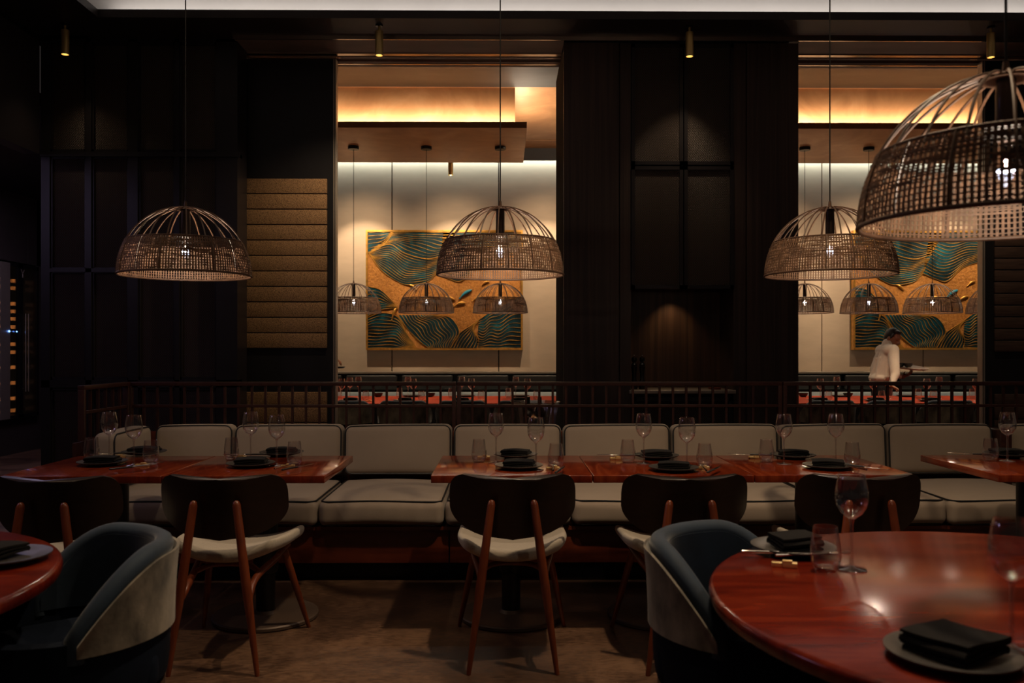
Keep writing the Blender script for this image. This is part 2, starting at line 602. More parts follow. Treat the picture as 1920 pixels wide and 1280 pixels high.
# inner room
m = MB()
xs = [-3.68, PX(537, YB), PX(735, YB), PX(935, YB), PX(1141, YB), PX(1341, YB), PX(1541, YB), PX(1731, YB), PX(1925, YB), 9.5]
for a, b in zip(xs[:-1], xs[1:]):
    m.box(a + .008, b - .008, YB, YB + .06, .0, 4.3)
struct(m.build('wall_back', M['beige_wall'], smooth=False))
struct(MB().box(-3.68, 9.5, YB + .05, YB + .1, 0, 4.3).build('wall_back_joint', M['dark_frame'], smooth=False))
struct(MB().box(-3.75, -3.66, YS + .26, YB + .1, 0, 4.4).build('wall_inner_left', M['beige_wall'], smooth=False))
struct(MB().box(9.4, 9.5, YD + .2, YB + .1, 0, 4.4).build('wall_inner_right', M['beige_wall'], smooth=False))
struct(MB().box(-3.66, 9.5, YD + .25, 9.30, Z_IN, Z_IN + .1).build('ceiling_inner_grey', M['plaster_grey'], smooth=False))
struct(MB().box(-3.66, 9.5, 9.30, 11.62, Z_IN, Z_IN + .1).build('ceiling_inner_copper', M['copper'], smooth=False))
struct(MB().box(-3.66, 9.5, 11.68, YB + .1, Z_IN, Z_IN + .1).build('ceiling_inner_back', M['copper'], smooth=False))
struct(MB().box(-3.66, 9.5, 11.60, 11.70, Z_IN + .02, Z_IN + .1).build('ceiling_slot', M['black_metal'], smooth=False))
struct(MB().box(-3.66, 9.5, 12.12, 12.15, 4.0, Z_IN).build('ceiling_bulkhead', M['plaster_grey'], smooth=False))
# wall stub at each side of the opening row
struct(MB().box(XL, 9.5, YD + .25, YD + .3, ZC + .05, 4.3).build('wall_over_doors', M['plaster_grey'], smooth=False))

# ------------------------------------------------------------------ mesh screens (bay beside the aisle)
def mesh_bay(root, cols, rows, Y, frame_w=.03, deep=.05, pname='mesh_panel'):
    pass
x0, x1 = XL, PX(445, YS)
t = thing('mesh_screen', 'tall dark screen of framed metal mesh panels beside the aisle and wine cooler', 'screen', ((x0 + x1) / 2, YS, 0))
ox = (x0 + x1) / 2
m = MB()
xsn = [x0, PX(93, YS), PX(160, YS), PX(171, YS), PX(240, YS), PX(258, YS), PX(327, YS), PX(336, YS), PX(405, YS), x1]
for i in range(0, 10, 2):
    m.box(xsn[i] - ox, xsn[i + 1] - ox, -.0, .12, 0, ZC)
zr = [PZ(y, 0, YS) for y in (80, 286, 293, 712, 726)]
for a, b in ((ZC, zr[0]), (zr[1], zr[2]), (zr[3], zr[4]), (.12, 0)):
    m.box(x0 - ox, xsn[9] - ox, .0, .12, min(a, b), max(a, b))
z5 = PZ(507, 0, YS)
m.box(xsn[1] - ox, xsn[4] - ox, .0, .12, z5 - .015, z5 + .015)
m.box(x0 - ox, x1 - ox + .02, -.012, .01, zr[1] - .0, zr[2] - .01)
m.box(x0 - ox, x1 - ox, .12, .25, 0, ZC)
m.build('frame', M['dark_frame'], t, smooth=False)
for c in (1, 3, 5, 7):
    spans = [(zr[1], zr[0]), (zr[3], zr[2]), (.12, zr[4])]
    if c < 4:
        spans = [(zr[1], zr[0]), (z5, zr[2]), (zr[3], z5), (.12, zr[4])]
    for a, b in spans:
        mm = MB()
        xa_, xb_ = xsn[c] - ox, xsn[c + 1] - ox
        p = mm.box(xa_ + .012, xb_ - .012, .035, .045, a + .02, b - .02).build('mesh_panel', M['mesh'], t, smooth=False)
        bd = MB(); w = .014
        bd.box(xa_, xb_, .015, .06, a, a + w * 1.6); bd.box(xa_, xb_, .015, .06, b - w * 1.6, b)
        bd.box(xa_, xa_ + w, .015, .06, a, b); bd.box(xb_ - w, xb_, .015, .06, a, b)
        bd.build('panel_bead', M['dark_frame'], p, smooth=False)

# ------------------------------------------------------------------ sliding door panels with slatted inlays
def slide_door(x0, x1, label, slat_x, rows, low_rows, slat_m, left_alu, right_alu):
    cx = (x0 + x1) / 2
    t = thing('sliding_door', label, 'door', (cx, YD, 0))
    m = MB().box(x0 - cx, x1 - cx, -.03, .03, .02, ZC - .05)
    m.build('door_leaf', M['black_lacquer'], t, smooth=False)
    for (a, b, flag) in ((x0 - cx - .004, x0 - cx + .02, left_alu), (x1 - cx - .02, x1 - cx + .004, right_alu)):
        if flag:
            e = MB().box(a, a + .009, -.036, .036, .02, ZC - .05)
            e.box(b - .009, b, -.036, .036, .02, ZC - .05)
            e.build('edge_trim', M['alu'], t, smooth=False)
    sx0, sx1 = slat_x[0] - cx, slat_x[1] - cx
    for rr in (rows, low_rows):
        for a, b in rr:
            MB().box(sx0, sx1, -.048, -.028, a + .004, b - .004, .003).build('slat', slat_m, t)
    return t
zz = [PZ(334 + 29.0 * i, -1.5, YD - .05) for i in range(12)]
rows = [(zz[i + 1], zz[i]) for i in range(11)]
zl = [PZ(y, -1.5, YD - .05) for y in (734, 763, 792, 821, 850)]
low = [(zl[i + 1], zl[i]) for i in range(4)]
slide_door(PX(455, YD), PX(631, YD), 'black sliding door inlaid with gold-brown woven slats, beside the left hanging lamp', (PX(461, YD), PX(615, YD)), rows, low, M['slat'], False, True)
zz = [PZ(440 + 22.0 * i, 4.3, YD - .05) for i in range(11)]
rows = [(zz[i + 1], zz[i]) for i in range(10)]
zl = [PZ(y, 4.3, YD - .05) for y in (738, 762, 786, 810)]
low = [(zl[i + 1], zl[i]) for i in range(3)]
slide_door(PX(1838, YD), PX(1838, YD) + 1.1, 'dark sliding door with plain brown wood slats at the far end, past the waiter', (PX(1860, YD), PX(1860, YD) + .75), rows, low, M['slat_dark'], True, False)
# jamb edge line where the first track starts
struct(MB().box(PX(452, YD) - .006, PX(452, YD) + .006, YD - .05, YD + .05, 0, ZC - .02).build('trim_6', M['rose_metal'], smooth=False))

# ------------------------------------------------------------------ central pillar / service cabinet
px0, px1 = PX(1057, YS), PX(1497, YS)
cx = (px0 + px1) / 2
t = thing('service_cabinet', 'tall dark veneered cabinet pillar with mesh doors over a lit niche, between the openings', 'cabinet', (cx, YS, 0))
g = lambda x: PX(x, YS) - cx
zn0, zn1 = PZ(731, 1.4, YS), PZ(541, 1.4, YS)     # niche counter and head
zsplit = PZ(310, 1.4, YS)
nd = .45
m = MB()
m.box(g(1057), g(1160), 0, .03, 0, ZC - .022)
m.box(g(1163), g(1183), .008, YP - YS, 0, ZC - .022)
m.box(g(1376), g(1398), .008, YP - YS, 0, ZC - .022)
m.box(g(1401), g(1497), 0, .03, 0, ZC - .022)
m.box(g(1160), g(1163), .03, YP - YS, 0, ZC - .022)
m.box(g(1398), g(1401), .03, YP - YS, 0, ZC - .022)
m.build('front_panel', M['veneer'], t, smooth=False)
m = MB()
m.box(g(1057), g(1160), .03, YP - YS, 0, ZC - .022)
m.box(g(1401), g(1497), .03, YP - YS, 0, ZC - .022)
m.build('side_panel', M['matte_black'], t, smooth=False)
m = MB()
m.box(g(1183), g(1376), .06, YP - YS, zn1 + .02, ZC - .022)
m.box(g(1183), g(1376), nd + .02, YP - YS, 0, zn1 + .02)
m.box(g(1183), g(1376), .06, nd + .02, 0, zn0 - .03)
m.build('carcass', M['dark_frame'], t, smooth=False)
MB().box(g(1183), g(1376), nd, nd + .015, zn0, zn1 + .02).build('niche_back', M['niche'], t, smooth=False)
MB().box(g(1180), g(1379), -.02, nd, zn0 - .03, zn0, .004).build('counter', M['alu'], t)
ztop = PZ(82, 1.4, YS)
for (a, b) in ((1184, 1281), (1283, 1376)):
    for (z0, z1) in ((zn1, zsplit - .006), (zsplit + .006, ztop)):
        d = MB(); w = .028
        X0, X1 = g(a), g(b)
        d.box(X0, X1, 0, .06, z0, z0 + w); d.box(X0, X1, 0, .06, z1 - w, z1)
        d.box(X0, X0 + w, 0, .06, z0, z1); d.box(X1 - w, X1, 0, .06, z0, z1)
        dd = d.build('door', M['dark_frame'], t, smooth=False)
        MB().box(X0 + w - .004, X1 - w + .004, .02, .03, z0 + w - .004, z1 - w + .004).build('mesh_infill', M['mesh'], dd, smooth=False)
X0, X1 = g(1186), g(1374)
zl0, zl1 = .12, zn0 - .06
d = MB(); w = .03
d.box(X0, X1, 0, .06, zl0, zl0 + w); d.box(X0, X1, 0, .06, zl1 - w, zl1)
d.box(X0, X0 + w, 0, .06, zl0, zl1); d.box(X1 - w, X1, 0, .06, zl0, zl1)
dd = d.build('door', M['dark_frame'], t, smooth=False)
MB().box(X0 + w - .004, X1 - w + .004, .02, .03, zl0 + w - .004, zl1 - w + .004).build('mesh_infill', M['mesh'], dd, smooth=False)
# pepper mills on the niche counter
def mill(label):
    t = thing('pepper_mill', label, 'pepper mill')
    MB().lathe([(0, 0), (.026, 0), (.027, .012), (.024, .03), (.027, .04), (.023, .055), (.017, .09), (.019, .13), (.023, .165), (.024, .185), (.0, .187)], 20).build('body', M['mill'], t)
    MB().lathe([(.0, .1875), (.022, .188), (.024, .2), (.016, .21), (.013, .217), (.020, .228), (.023, .242), (.018, .258), (0, .263)], 20).build('head', M['mill'], t)
    MB().sphere((0, 0, .27), .0075, 12, 8).build('finial', M['steel'], t)
    return t
for i, (x, lab) in enumerate(((1189, 'slim black turned pepper mill on the niche counter, nearer the niche side'), (1204, 'slim black turned pepper mill on the niche counter, nearer the lit veneer'))):
    place('mill', mill, (PX(x, YS + .12), YS + .12, zn0 + .0015), .2 * i, lab, 'pepper mills in the niche')
tag(MB().box(-.04, .04, -.05, .05, 0, .018, .004).build('menu_holder', M['base'], None, (PX(1340, YS + .1), YS + .1, zn0)), 'small flat dark red tray on the niche counter', 'tray')

# ------------------------------------------------------------------ spotlights on the soffit (and in the inner room)
def spot(label):
    t = thing('ceiling_spotlight', label, 'spotlight')
    MB().lathe([(0, 0), (.028, 0), (.028, -.012), (0, -.013)], 20).build('ceiling_plate', M['black_metal'], t)
    MB().lathe([(.009, -.012), (.009, -.05)], 12).build('stem', M['brass'], t)
    MB().lathe([(0, -.048), (.029, -.048), (.030, -.052), (.030, -.232), (.026, -.232), (.024, -.205), (0, -.205)], 24).build('can', M['brass'], t)
    MB().lathe([(0, -.212), (.0235, -.213), (0, -.214)], 20).build('lens', M['lens_warm'], t)
    return t
for i, (x, lab) in enumerate(((122, 'brass cylinder spotlight on the dark soffit, in front of the mesh screen'), (711, 'brass cylinder spotlight on the soffit, above the opening with the hidden server'),
                              (1293, 'brass cylinder spotlight on the soffit, in front of the cabinet pillar'), (1858, 'brass cylinder spotlight on the soffit, above the far sliding door'))):
    place('spot', spot, (PX(x, 6.5), 6.5, ZC), 0, lab, 'brass spotlights on the soffit')
SPX_IN = [PX(660, 11.4), PX(845, 11.4), PX(1030, 11.4), PX(1490, 11.4), PX(1675, 11.4), PX(1860, 11.4)]
def spot_in(label):
    t = thing('picture_spotlight', label, 'spotlight')
    MB().lathe([(0, 0), (.03, 0), (.03, -.012), (0, -.013)], 16).build('ceiling_plate', M['brass'], t)
    MB().lathe([(.006, -.012), (.006, -.31)], 10).build('stem', M['brass'], t)
    MB().lathe([(0, -.30), (.034, -.30), (.034, -.53), (.03, -.53), (.028, -.50), (0, -.50)], 20).build('can', M['brass'], t)
    MB().lathe([(0, -.515), (.028, -.516), (0, -.517)], 16).build('lens', M['lens_warm'], t)
    return t
place('spot_in', spot_in, (SPX_IN[1], 11.4, Z_IN), 0, 'small brass spotlight in the inner room above the middle of the first wave painting', 'brass spotlights over the paintings')
place('spot_in', spot_in, (SPX_IN[4], 11.4, Z_IN), 0, 'small brass spotlight in the inner room seen through the big blurred lamp', 'brass spotlights over the paintings')

# ------------------------------------------------------------------ copper ceiling rafts in the inner room
zpan = PZ(240, .24, 8.97)
rx1 = PX(988, 8.97)
def raft(x0, x1, label):
    cx = (x0 + x1) / 2; cy = (8.97 + 10.64) / 2
    t = thing('ceiling_raft', label, 'ceiling panel', (cx, cy, zpan))
    hx, hy = (x1 - x0) / 2, (10.64 - 8.97) / 2
    MB().box(-hx, hx, -hy, hy, 0, .065, .004).build('panel', M['copper'], t)
    MB().box(-hx + .13, hx - .12, -hy + .36, hy - .2, .065, Z_IN - zpan).build('core', M['copper'], t, smooth=False)
    return t
raft(-3.5, rx1, 'copper plaster ceiling raft with glowing cove over the long table in the first opening')
rx0b = 1.9
raft(rx0b, 8.5, 'copper plaster ceiling raft with glowing cove above the waiter in the second opening')

# ------------------------------------------------------------------ pendants
R_L, H_L = .312, .335
def prof_r(z):
    return R_L * math.sqrt(max(0, 1 - (z / (H_L)) ** 2)) if z < H_L else 0
def pendant_proto(name, label, cordlen, canopy, fine=True):
    t = thing(name, label, 'pendant lamp')
    zb1 = .165
    # ribs above the band
    m = MB()
    NR = 20
    for k in range(NR):
        a = 2 * PI * k / NR
        pts = []
        for i in range(13):
            ph = math.asin(zb1 / H_L) * .9 + (PI / 2 - math.asin(zb1 / H_L) * .9 - .13) * i / 12
            z = H_L * math.sin(ph); r = R_L * math.cos(ph)
            pts.append((r * math.cos(a), r * math.sin(a), z))
        m.tube(pts, .0036, 6)
    m.lathe([(0, H_L + .004), (.02, H_L + .003), (.052, H_L - .008), (.054, H_L - .014), (0, H_L - .010)], 24)
    m.build('rib_cage', M['rattan'], t)
    # woven band
    m = MB()
    NV = 150 if fine else 110
    rng = random.Random(3)
    zs = [zb1 * i / 13 for i in range(14)]
    for k in range(NV):
        a = 2 * PI * k / NV
        wdt = .0034 if fine else .0042
        vs = []; fs = []
        segs = 8
        for i in range(segs + 1):
            z = zb1 * i / segs
            r = prof_r(z) + .0008 * (1 if (k + i) % 2 else -1)
            for rr in (r - .0007, r + .0007):
                for s in (-1, 1):
                    aa = a + s * wdt / r
                    vs.append((rr * math.cos(aa), rr * math.sin(aa), z))
        for i in range(segs):
            o = i * 4; p = o + 4
            fs += [(o, p, p + 1, o + 1), (o + 2, o + 3, p + 3, p + 2), (o, o + 2, p + 2, p), (o + 1, p + 1, p + 3, o + 3)]
        m.add(vs, fs)
    for i, z in enumerate(zs[1:-1]):
        rr = prof_r(z)
        jit = [rng.uniform(-.0012, .0012) for _ in range(64)]
        m.tube([(rr * math.cos(2 * PI * k / 64), rr * math.sin(2 * PI * k / 64), z + jit[k]) for k in range(64)], .0021, 4, closed=True)
    # runs of doubled cane that close some of the gaps
    for _ in range(150):
        z = rng.choice(zs[5:13]) + rng.uniform(.002, .009)
        a0 = rng.uniform(0, 2 * PI); L = rng.uniform(.08, .5)
        rr = prof_r(z) + .001
        n = max(3, int(L / .08))
        m.tube([(rr * math.cos(a0 + L * q / n), rr * math.sin(a0 + L * q / n), z) for q in range(n + 1)], rng.uniform(.0016, .0034), 4)
    m.build('woven_band', M['rattan_weave'], t)
    m = MB()
    for k in range(16):
        a = 2 * PI * k / 16
        pts = []
        for i in range(9):
            z = zb1 * i / 8; r = prof_r(z) + .002
            pts.append((r * math.cos(a), r * math.sin(a), z))
        m.tube(pts, .0028, 5)
    rr = prof_r(zb1)
    m.tube([(rr * math.cos(2 * PI * k / 64), rr * math.sin(2 * PI * k / 64), zb1) for k in range(64)], .0042, 6, closed=True)
    m.build('band_stays', M['rattan'], t)
    MB().tube([(R_L * math.cos(2 * PI * k / 72), R_L * math.sin(2 * PI * k / 72), 0) for k in range(72)], .0055, 8, closed=True).build('rim', M['rattan'], t)
    MB().lathe([(0, H_L - .012), (.021, H_L - .013), (.022, H_L - .14), (.019, H_L - .15), (0, H_L - .15)], 20).build('socket', M['chair_dark'], t)
    b = MB().lathe([(.013, .185), (.014, .165), (.026, .145), (.033, .12), (.031, .10), (.018, .084), (0, .080)], 20).build('bulb', M['glass_bulb'], t)
    MB().tube([(.017 * math.cos(2 * PI * k / 16), .017 * math.sin(2 * PI * k / 16), .118) for k in range(16)], .0026, 6, closed=True).build('filament', M['led'], b)
    MB().tube([(0, 0, H_L), (0, 0, H_L + .03)], [.009, .006], 10).build('cord_grip', M['rattan'], t)
    MB().tube([(0, 0, H_L + .02), (0, 0, cordlen)], .0032, 8).build('cord', M['cord'], t)
    if canopy:
        MB().lathe([(0, cordlen - .035), (.06, cordlen - .035), (.062, cordlen - .03), (.062, cordlen), (0, cordlen)], 24).build('canopy', M['black_metal'], t)
    return t
Z_RIM = 1.69
lamps_xyz = []
for x, y, Y, lab in ((348, 516, 4.24, 'rattan dome lamp with brown lit weave hanging before the mesh screen'),
                     (938, 515, 4.24, 'rattan dome lamp hanging before the first wave painting, dark against the gold'),
                     (1556, 515, 4.24, 'rattan dome lamp hanging half across the cabinet pillar edge')):
    X = PX(x, Y); z = PZ(y, X, Y)
    place('lamp', lambda l: pendant_proto('pendant_lamp', l, 4.45 - Z_RIM, True), (X, Y, z), random.uniform(0, 6), lab, 'rattan dome lamps over the front tables')
    lamps_xyz.append((X, Y, z))
X = PX(1886, 1.93); z = PZ(417, X, 1.93)
place('lamp', None, (X, 1.93, z), 1.1, 'biggest rattan dome lamp, out of focus and cut by the frame above the round table', 'rattan dome lamps over the front tables')
lamps_xyz.append((X, 1.93, z))
zin = PZ(586, 0, 9.8)
inl = [(663, 'rattan dome lamp in the first opening, partly behind the sliding door'), (799.5, 'rattan dome lamp in the first opening, middle one of three before the painting'),
       (938, 'rattan dome lamp in the first opening, directly below the large front lamp'), (1509, 'rattan dome lamp in the second opening, cut by the cabinet pillar'),
       (1629, 'rattan dome lamp in the second opening, right above the waiter head'), (1748, 'rattan dome lamp in the second opening, above the waiter tray'),
       (1868, 'rattan dome lamp in the second opening, cut off by the far sliding door')]
for x, lab in inl:
    X = PX(x, 9.8)
    place('lamp_in', lambda l: pendant_proto('pendant_lamp', l, zpan - zin, True, False), (X, 9.8, zin), random.uniform(0, 6), lab, 'rattan dome lamps in the inner room')
    lamps_xyz.append((X, 9.8, zin))

# ------------------------------------------------------------------ wave paintings
def catmull(P, n):
    out = []
    P = [Vector(p) for p in P]
    Q = [P[0] * 2 - P[1]] + P + [P[-1] * 2 - P[-2]]
    segs = len(P) - 1
    for i in range(n + 1):
        t = segs * i / n
        k = min(int(t), segs - 1); u = t - k
        a, b, c, d = Q[k], Q[k + 1], Q[k + 2], Q[k + 3]
        out.append(.5 * ((2 * b) + (c - a) * u + (2 * a - 5 * b + 4 * c - d) * u * u + (3 * b - a - 3 * c + d) * u ** 3))
    return out
PW = PX(980, YB) - PX(688, YB)
PH = (656 - 433) * YB / F
FAM = [
    ([(222, 174), (300, 173), (358, 173)], [(222, 290), (300, 255), (372, 174)], 7, 4, .3),
    ([(372, 174), (480, 174), (640, 174), (730, 174)], [(224, 288), (340, 240), (430, 290), (560, 322), (660, 300)], 13, 7, 1.0),
    ([(226, 290), (340, 242), (430, 292), (560, 326), (650, 320)], [(232, 300), (300, 388), (390, 450), (460, 470), (560, 452), (612, 405)], 17, 8, .8),
    ([(650, 174), (800, 174), (950, 174), (1089, 174)], [(612, 405), (690, 438), (752, 447), (843, 370), (960, 330), (1089, 270)], 20, 9, 1.0),
    ([(222, 478), (290, 497), (350, 550), (392, 600)], [(222, 645), (290, 612), (350, 602), (392, 606)], 10, 4, .5),
    ([(222, 655), (300, 628), (390, 650), (440, 740), (500, 826)], [(222, 827), (290, 827), (370, 827), (430, 827), (500, 827)], 15, 7, .8),
    ([(392, 640), (450, 720), (520, 790), (570, 827)], [(600, 640), (690, 655), (740, 737), (690, 824)], 16, 10, 1.0),
    ([(690, 827), (740, 745), (820, 690), (850, 668)], [(840, 827), (850, 780), (822, 720), (850, 668)], 11, 5, .6),
    ([(850, 668), (890, 640), (960, 600), (1089, 530)], [(840, 827), (920, 827), (1000, 827), (1089, 827)], 17, 9, 1.0),
]
FISH = [((775, 520), 35, .115, 1), ((600, 565), -25, .10, 1), ((742, 577), 15, .09, 0), ((684, 545), -12, .09, 0), ((842, 545), 25, .085, 0), ((886, 460), 30, .075, 0), ((478, 482), -35, .08, 0), ((370, 632), 70, .10, 0)]
def painting(name, label, cx, flip):
    t = thing(name, label, 'painting', (cx, YB, 0))
    zc_ = PZ(544.5, cx, YB)
    u = lambda p: ((p[0] - 656) / 868 * (PW - .05), (499.5 - p[1]) / 656 * (PH - .05))
    dep = -.09
    hw, hh = PW / 2, PH / 2
    fr = MB(); w = .026
    fr.box(-hw, hw, dep - .012, 0, zc_ + hh - w, zc_ + hh); fr.box(-hw, hw, dep - .012, 0, zc_ - hh, zc_ - hh + w)
    fr.box(-hw, -hw + w, dep - .012, 0, zc_ - hh + w, zc_ + hh - w); fr.box(hw - w, hw, dep - .012, 0, zc_ - hh + w, zc_ + hh - w)
    fr.build('frame', M['gold'], t, smooth=False)
    MB().box(-hw + w, hw - w, dep + .012, 0, zc_ - hh + w, zc_ + hh - w).build('canvas', M['ground'], t, smooth=False)
    fields = MB(); lines = MB()
    rng = random.Random(11)
    lim = lambda q: (max(-hw + w + .004, min(hw - w - .004, q[0])), max(-hh + w + .004, min(hh - w - .004, q[1])))
    for (A, B, n, wob, amp) in FAM:
        NN = 26
        a = catmull([(p[0], p[1], 0) for p in A], NN); b = catmull([(p[0], p[1], 0) for p in B], NN)
        ph = rng.uniform(0, 6)
        def pt(s, i):
            q = a[i].lerp(b[i], s)
            d = (b[i] - a[i]); L = d.length
            env = math.sin(PI * min(1, max(0, s)))
            k = 10 * amp * env * math.sin(ph + i / NN * wob * 1.6 + s * 3.0) * min(1, L / 60)
            d2 = d.normalized() if L > 1e-6 else Vector((0, 1, 0))
            q = q + d2 * k
            return lim(u((q.x, q.y)))
        rows_ = []
        M_ = 8
        vs = []; fs = []
        for s in range(M_ + 1):
            for i in range(NN + 1):
                q = pt(s / M_, i)
                vs.append((q[0], dep + .004, zc_ + q[1]))
        for s in range(M_ + 1):
            for i in range(NN + 1):
                q = pt(s / M_, i)
                vs.append((q[0], dep + .013, zc_ + q[1]))
        W = NN + 1; O = W * (M_ + 1)
        for s in range(M_):
            for i in range(NN):
                fs.append((s * W + i, s * W + i + 1, (s + 1) * W + i + 1, (s + 1) * W + i))
        for i in range(NN):
            fs.append((i, i + 1, O + i + 1, O + i)); e = M_ * W + i
            fs.append((e, e + 1, O + e + 1, O + e))
        fields.add(vs, fs)
        n = max(3, int(n * .75))
        for s in range(n + 1):
            pts = []
            for i in range(NN + 1):
                q = pt(s / n, i)
                pts.append((q[0], dep + .001, zc_ + q[1]))
            rr = .0075 if s in (0, n) else .0056
            lines.tube(pts, [rr * (.75 + .35 * math.sin(i * .5 + s)) for i in range(NN + 1)], 5)
    fields.build('water_field', M['teal'], t)
    lines.build('wave_ridge', M['gold'], t)
    for (p, ang, L, blue) in FISH:
        q = u(p)
        f = MB()
        st = [(-1, .02), (-.9, .16), (-.75, .08), (-.5, .2), (-.1, .34), (.35, .36), (.75, .24), (.95, .1), (1, .02)]
        a = math.radians(ang)
        f.tube([(q[0] + L * k * math.cos(a), dep - .004, zc_ + q[1] + L * k * math.sin(a) + .012 * math.cos(k * 2.4)) for k, _ in st], [L * r_ * .62 for _, r_ in st], 10)
        f.build('fish', M['fish_blue'] if blue else M['gold'], t)
    return t
painting('wave_painting', 'gold and teal relief painting of waves and fish, whole in the first opening', (PX(688, YB) + PX(980, YB)) / 2, False)
painting('wave_painting', 'gold and teal relief painting of waves and fish, behind the waiter', PX(1595, YB) + PW / 2, False)

# ------------------------------------------------------------------ inner room bench, tables, armchairs
ybk = 12.22
seg = 104 * ybk / F
t = thing('wall_bench', 'long black padded bench with pale seat along the back wall under the paintings', 'bench', (2.0, ybk, 0))
xs0 = PX(645, ybk) - seg * 2
MB().box(-5.6, 7.0, .1, .2, 0, PZ(698, 0, ybk)).build('back_board', M['bench_back'], t, smooth=False)
MB().box(-5.6, 7.0, -.02, .22, PZ(700, 0, ybk), PZ(697, 0, ybk)).build('top_rail', M['alu'], t, smooth=False)
for i in range(16):
    a = xs0 + seg * i - 2.0
    if a < -5.6 or a + seg > 6.9:
        continue
    MB().box(a + .03, a + seg - .03, -.03, .11, PZ(730, 0, ybk), PZ(703, 0, ybk), .025).build('back_pad', M['bench_back'], t)
MB().box(-5.6, 7.0, -1.02, .1, .655, .712, .02).build('seat', M['teal_cloth'], t)
MB().box(-5.6, 7.0, -.98, .2, 0, .655).build('plinth', M['bench_back'], t, smooth=False)

def long_table(x0, x1, label):
    cx = (x0 + x1) / 2; hx = (x1 - x0) / 2; y0, y1 = 9.06, 10.5; cy = (y0 + y1) / 2; hy = (y1 - y0) / 2
    t = thing('long_table', label, 'table', (cx, cy, 0))
    MB().box(-hx, hx, -hy, hy, .705, .75, .004).build('tabletop', M['table_back'], t)
    for s in (-.75, 0, .75):
        MB().box(s * hx - .05, s * hx + .05, -.05, .05, .015, .705).build('pedestal', M['black_metal'], t, smooth=False)
        MB().box(s * hx - .3, s * hx + .3, -.35, .35, 0, .015).build('foot_plate', M['black_metal'], t, smooth=False)
    return t
long_table(-2.9, .95, 'long red dining table under the three inner lamps in the first opening')
long_table(2.35, 6.6, 'long red dining table the waiter is bending over in the second opening')

def tub_chair(label):
    """faces local +Y ; U shaped velvet shell, outside grey, inside navy"""
    t = thing('tub_armchair', label, 'armchair')
    rb = .268; th = .05
    A = math.radians(96)
    def top(s):   # s -1..1 round the U from arm to arm
        k = abs(s)
        return .785 - .175 * max(0, (k - .45) / .55) ** 2.0
    def bot(s):
        return .565
    def ring(s, off):
        a = -PI / 2 + s * A
        r = rb + off
        return (r * math.cos(a), r * math.sin(a) * 1.0)
    N = 44
    outer = MB(); inner = MB(); rim = MB()
    def shell(mb, off0, off1, z_top, nz=8, flare=.0):
        vs = []; fs = []
        for i in range(N + 1):
            s = -1 + 2 * i / N
            for side, off in enumerate((off0, off1)):
                for j in range(nz + 1):
                    z = bot(s) + (z_top(s) - bot(s)) * j / nz
                    k = j / nz
                    p = ring(s, off + flare * k * k)
                    vs.append((p[0], p[1], z))
        W = 2 * (nz + 1)
        for i in range(N):
            o = i * W; q = o + W
            for j in range(nz):
                fs.append((o + j, q + j, q + j + 1, o + j + 1))
                b = nz + 1
                fs.append((o + b + j, o + b + j + 1, q + b + j + 1, q + b + j))
            fs.append((o, o + nz + 1, q + nz + 1, q))
            fs.append((o + nz, q + nz, q + 2 * nz + 1, o + 2 * nz + 1))
        for e in (0, N):
            o = e * W
            for j in range(nz):
                fs.append((o + j, o + j + 1, o + nz + 2 + j, o + nz + 1 + j))
        mb.add(vs, fs)
    shell(outer, .008, .0, lambda s: top(s) - .012, flare=.012)
    shell(inner, -.005, -th, lambda s: top(s) - .01)
    pts = []
    for i in range(N + 1):
        s = -1 + 2 * i / N
        p = ring(s, -.022)
        pts.append((p[0], p[1], top(s) - .008))
    # roll down the arm front ends
    for e in (0, N):
        pass
    p0 = ring(-1, -.024); p1 = ring(1, -.024)
    full = [(p0[0], p0[1], bot(-1)), (p0[0], p0[1], top(-1) - .06)] + pts + [(p1[0], p1[1], top(1) - .06), (p1[0], p1[1], bot(1))]
    rim.tube(full, .027, 10)
    inner.v += []; 
    outer.build('outer_shell', M['grey_velvet'], t)
    inner.build('inner_shell', M['navy'], t)
    rim.build('rolled_rim', M['navy'], t)
    MB().rbox(0, .03, .47, .208, .225, .07, .05, 5, 3, fn=lambda x, y, z: (x, y, z + (.015 * (1 - (x / .21) ** 2) if z > 0 else 0))).build('seat', M['navy_seat'], t)
    sk = MB()
    sk.lathe([(.0, .415), (.235, .415), (.256, .43), (.262, .48), (.264, .60), (.225, .60), (.22, .47), (0, .47)], 40)
    sk.build('seat_skirt', M['navy_seat'], t)
    MB().lathe([(0, .375), (.238, .375), (.25, .385), (.25, .412), (0, .414)], 40).build('frame', M['chair_dark'], t)
    for sx in (-1, 1):
        for sy in (-1, 1):
            MB().tube([(sx * .15, sy * .15, .38), (sx * .20, sy * .20, 0)], [.023, .013], 12).build('leg', M['chair_dark'], t)
    return t
for x, lab in ((650, 'velvet tub chair at the inner long table, half behind the sliding door'), (759, 'velvet tub chair at the inner long table, second in the first opening'),
               (868, 'velvet tub chair at the inner long table, third in the first opening'), (977, 'velvet tub chair at the inner long table, hidden behind the ice bucket'),
               (1550, 'velvet tub chair at the inner long table, next to the cabinet pillar edge'), (1661, 'velvet tub chair at the inner long table, in front of the waiter'),
               (1769, 'velvet tub chair at the inner long table, below the waiter tray'), (1874, 'velvet tub chair at the inner long table, mostly behind the far door')):
    place('tub', tub_chair, (PX(x, 8.9), 8.9, 0), 0, lab, 'tub chairs in the inner room')
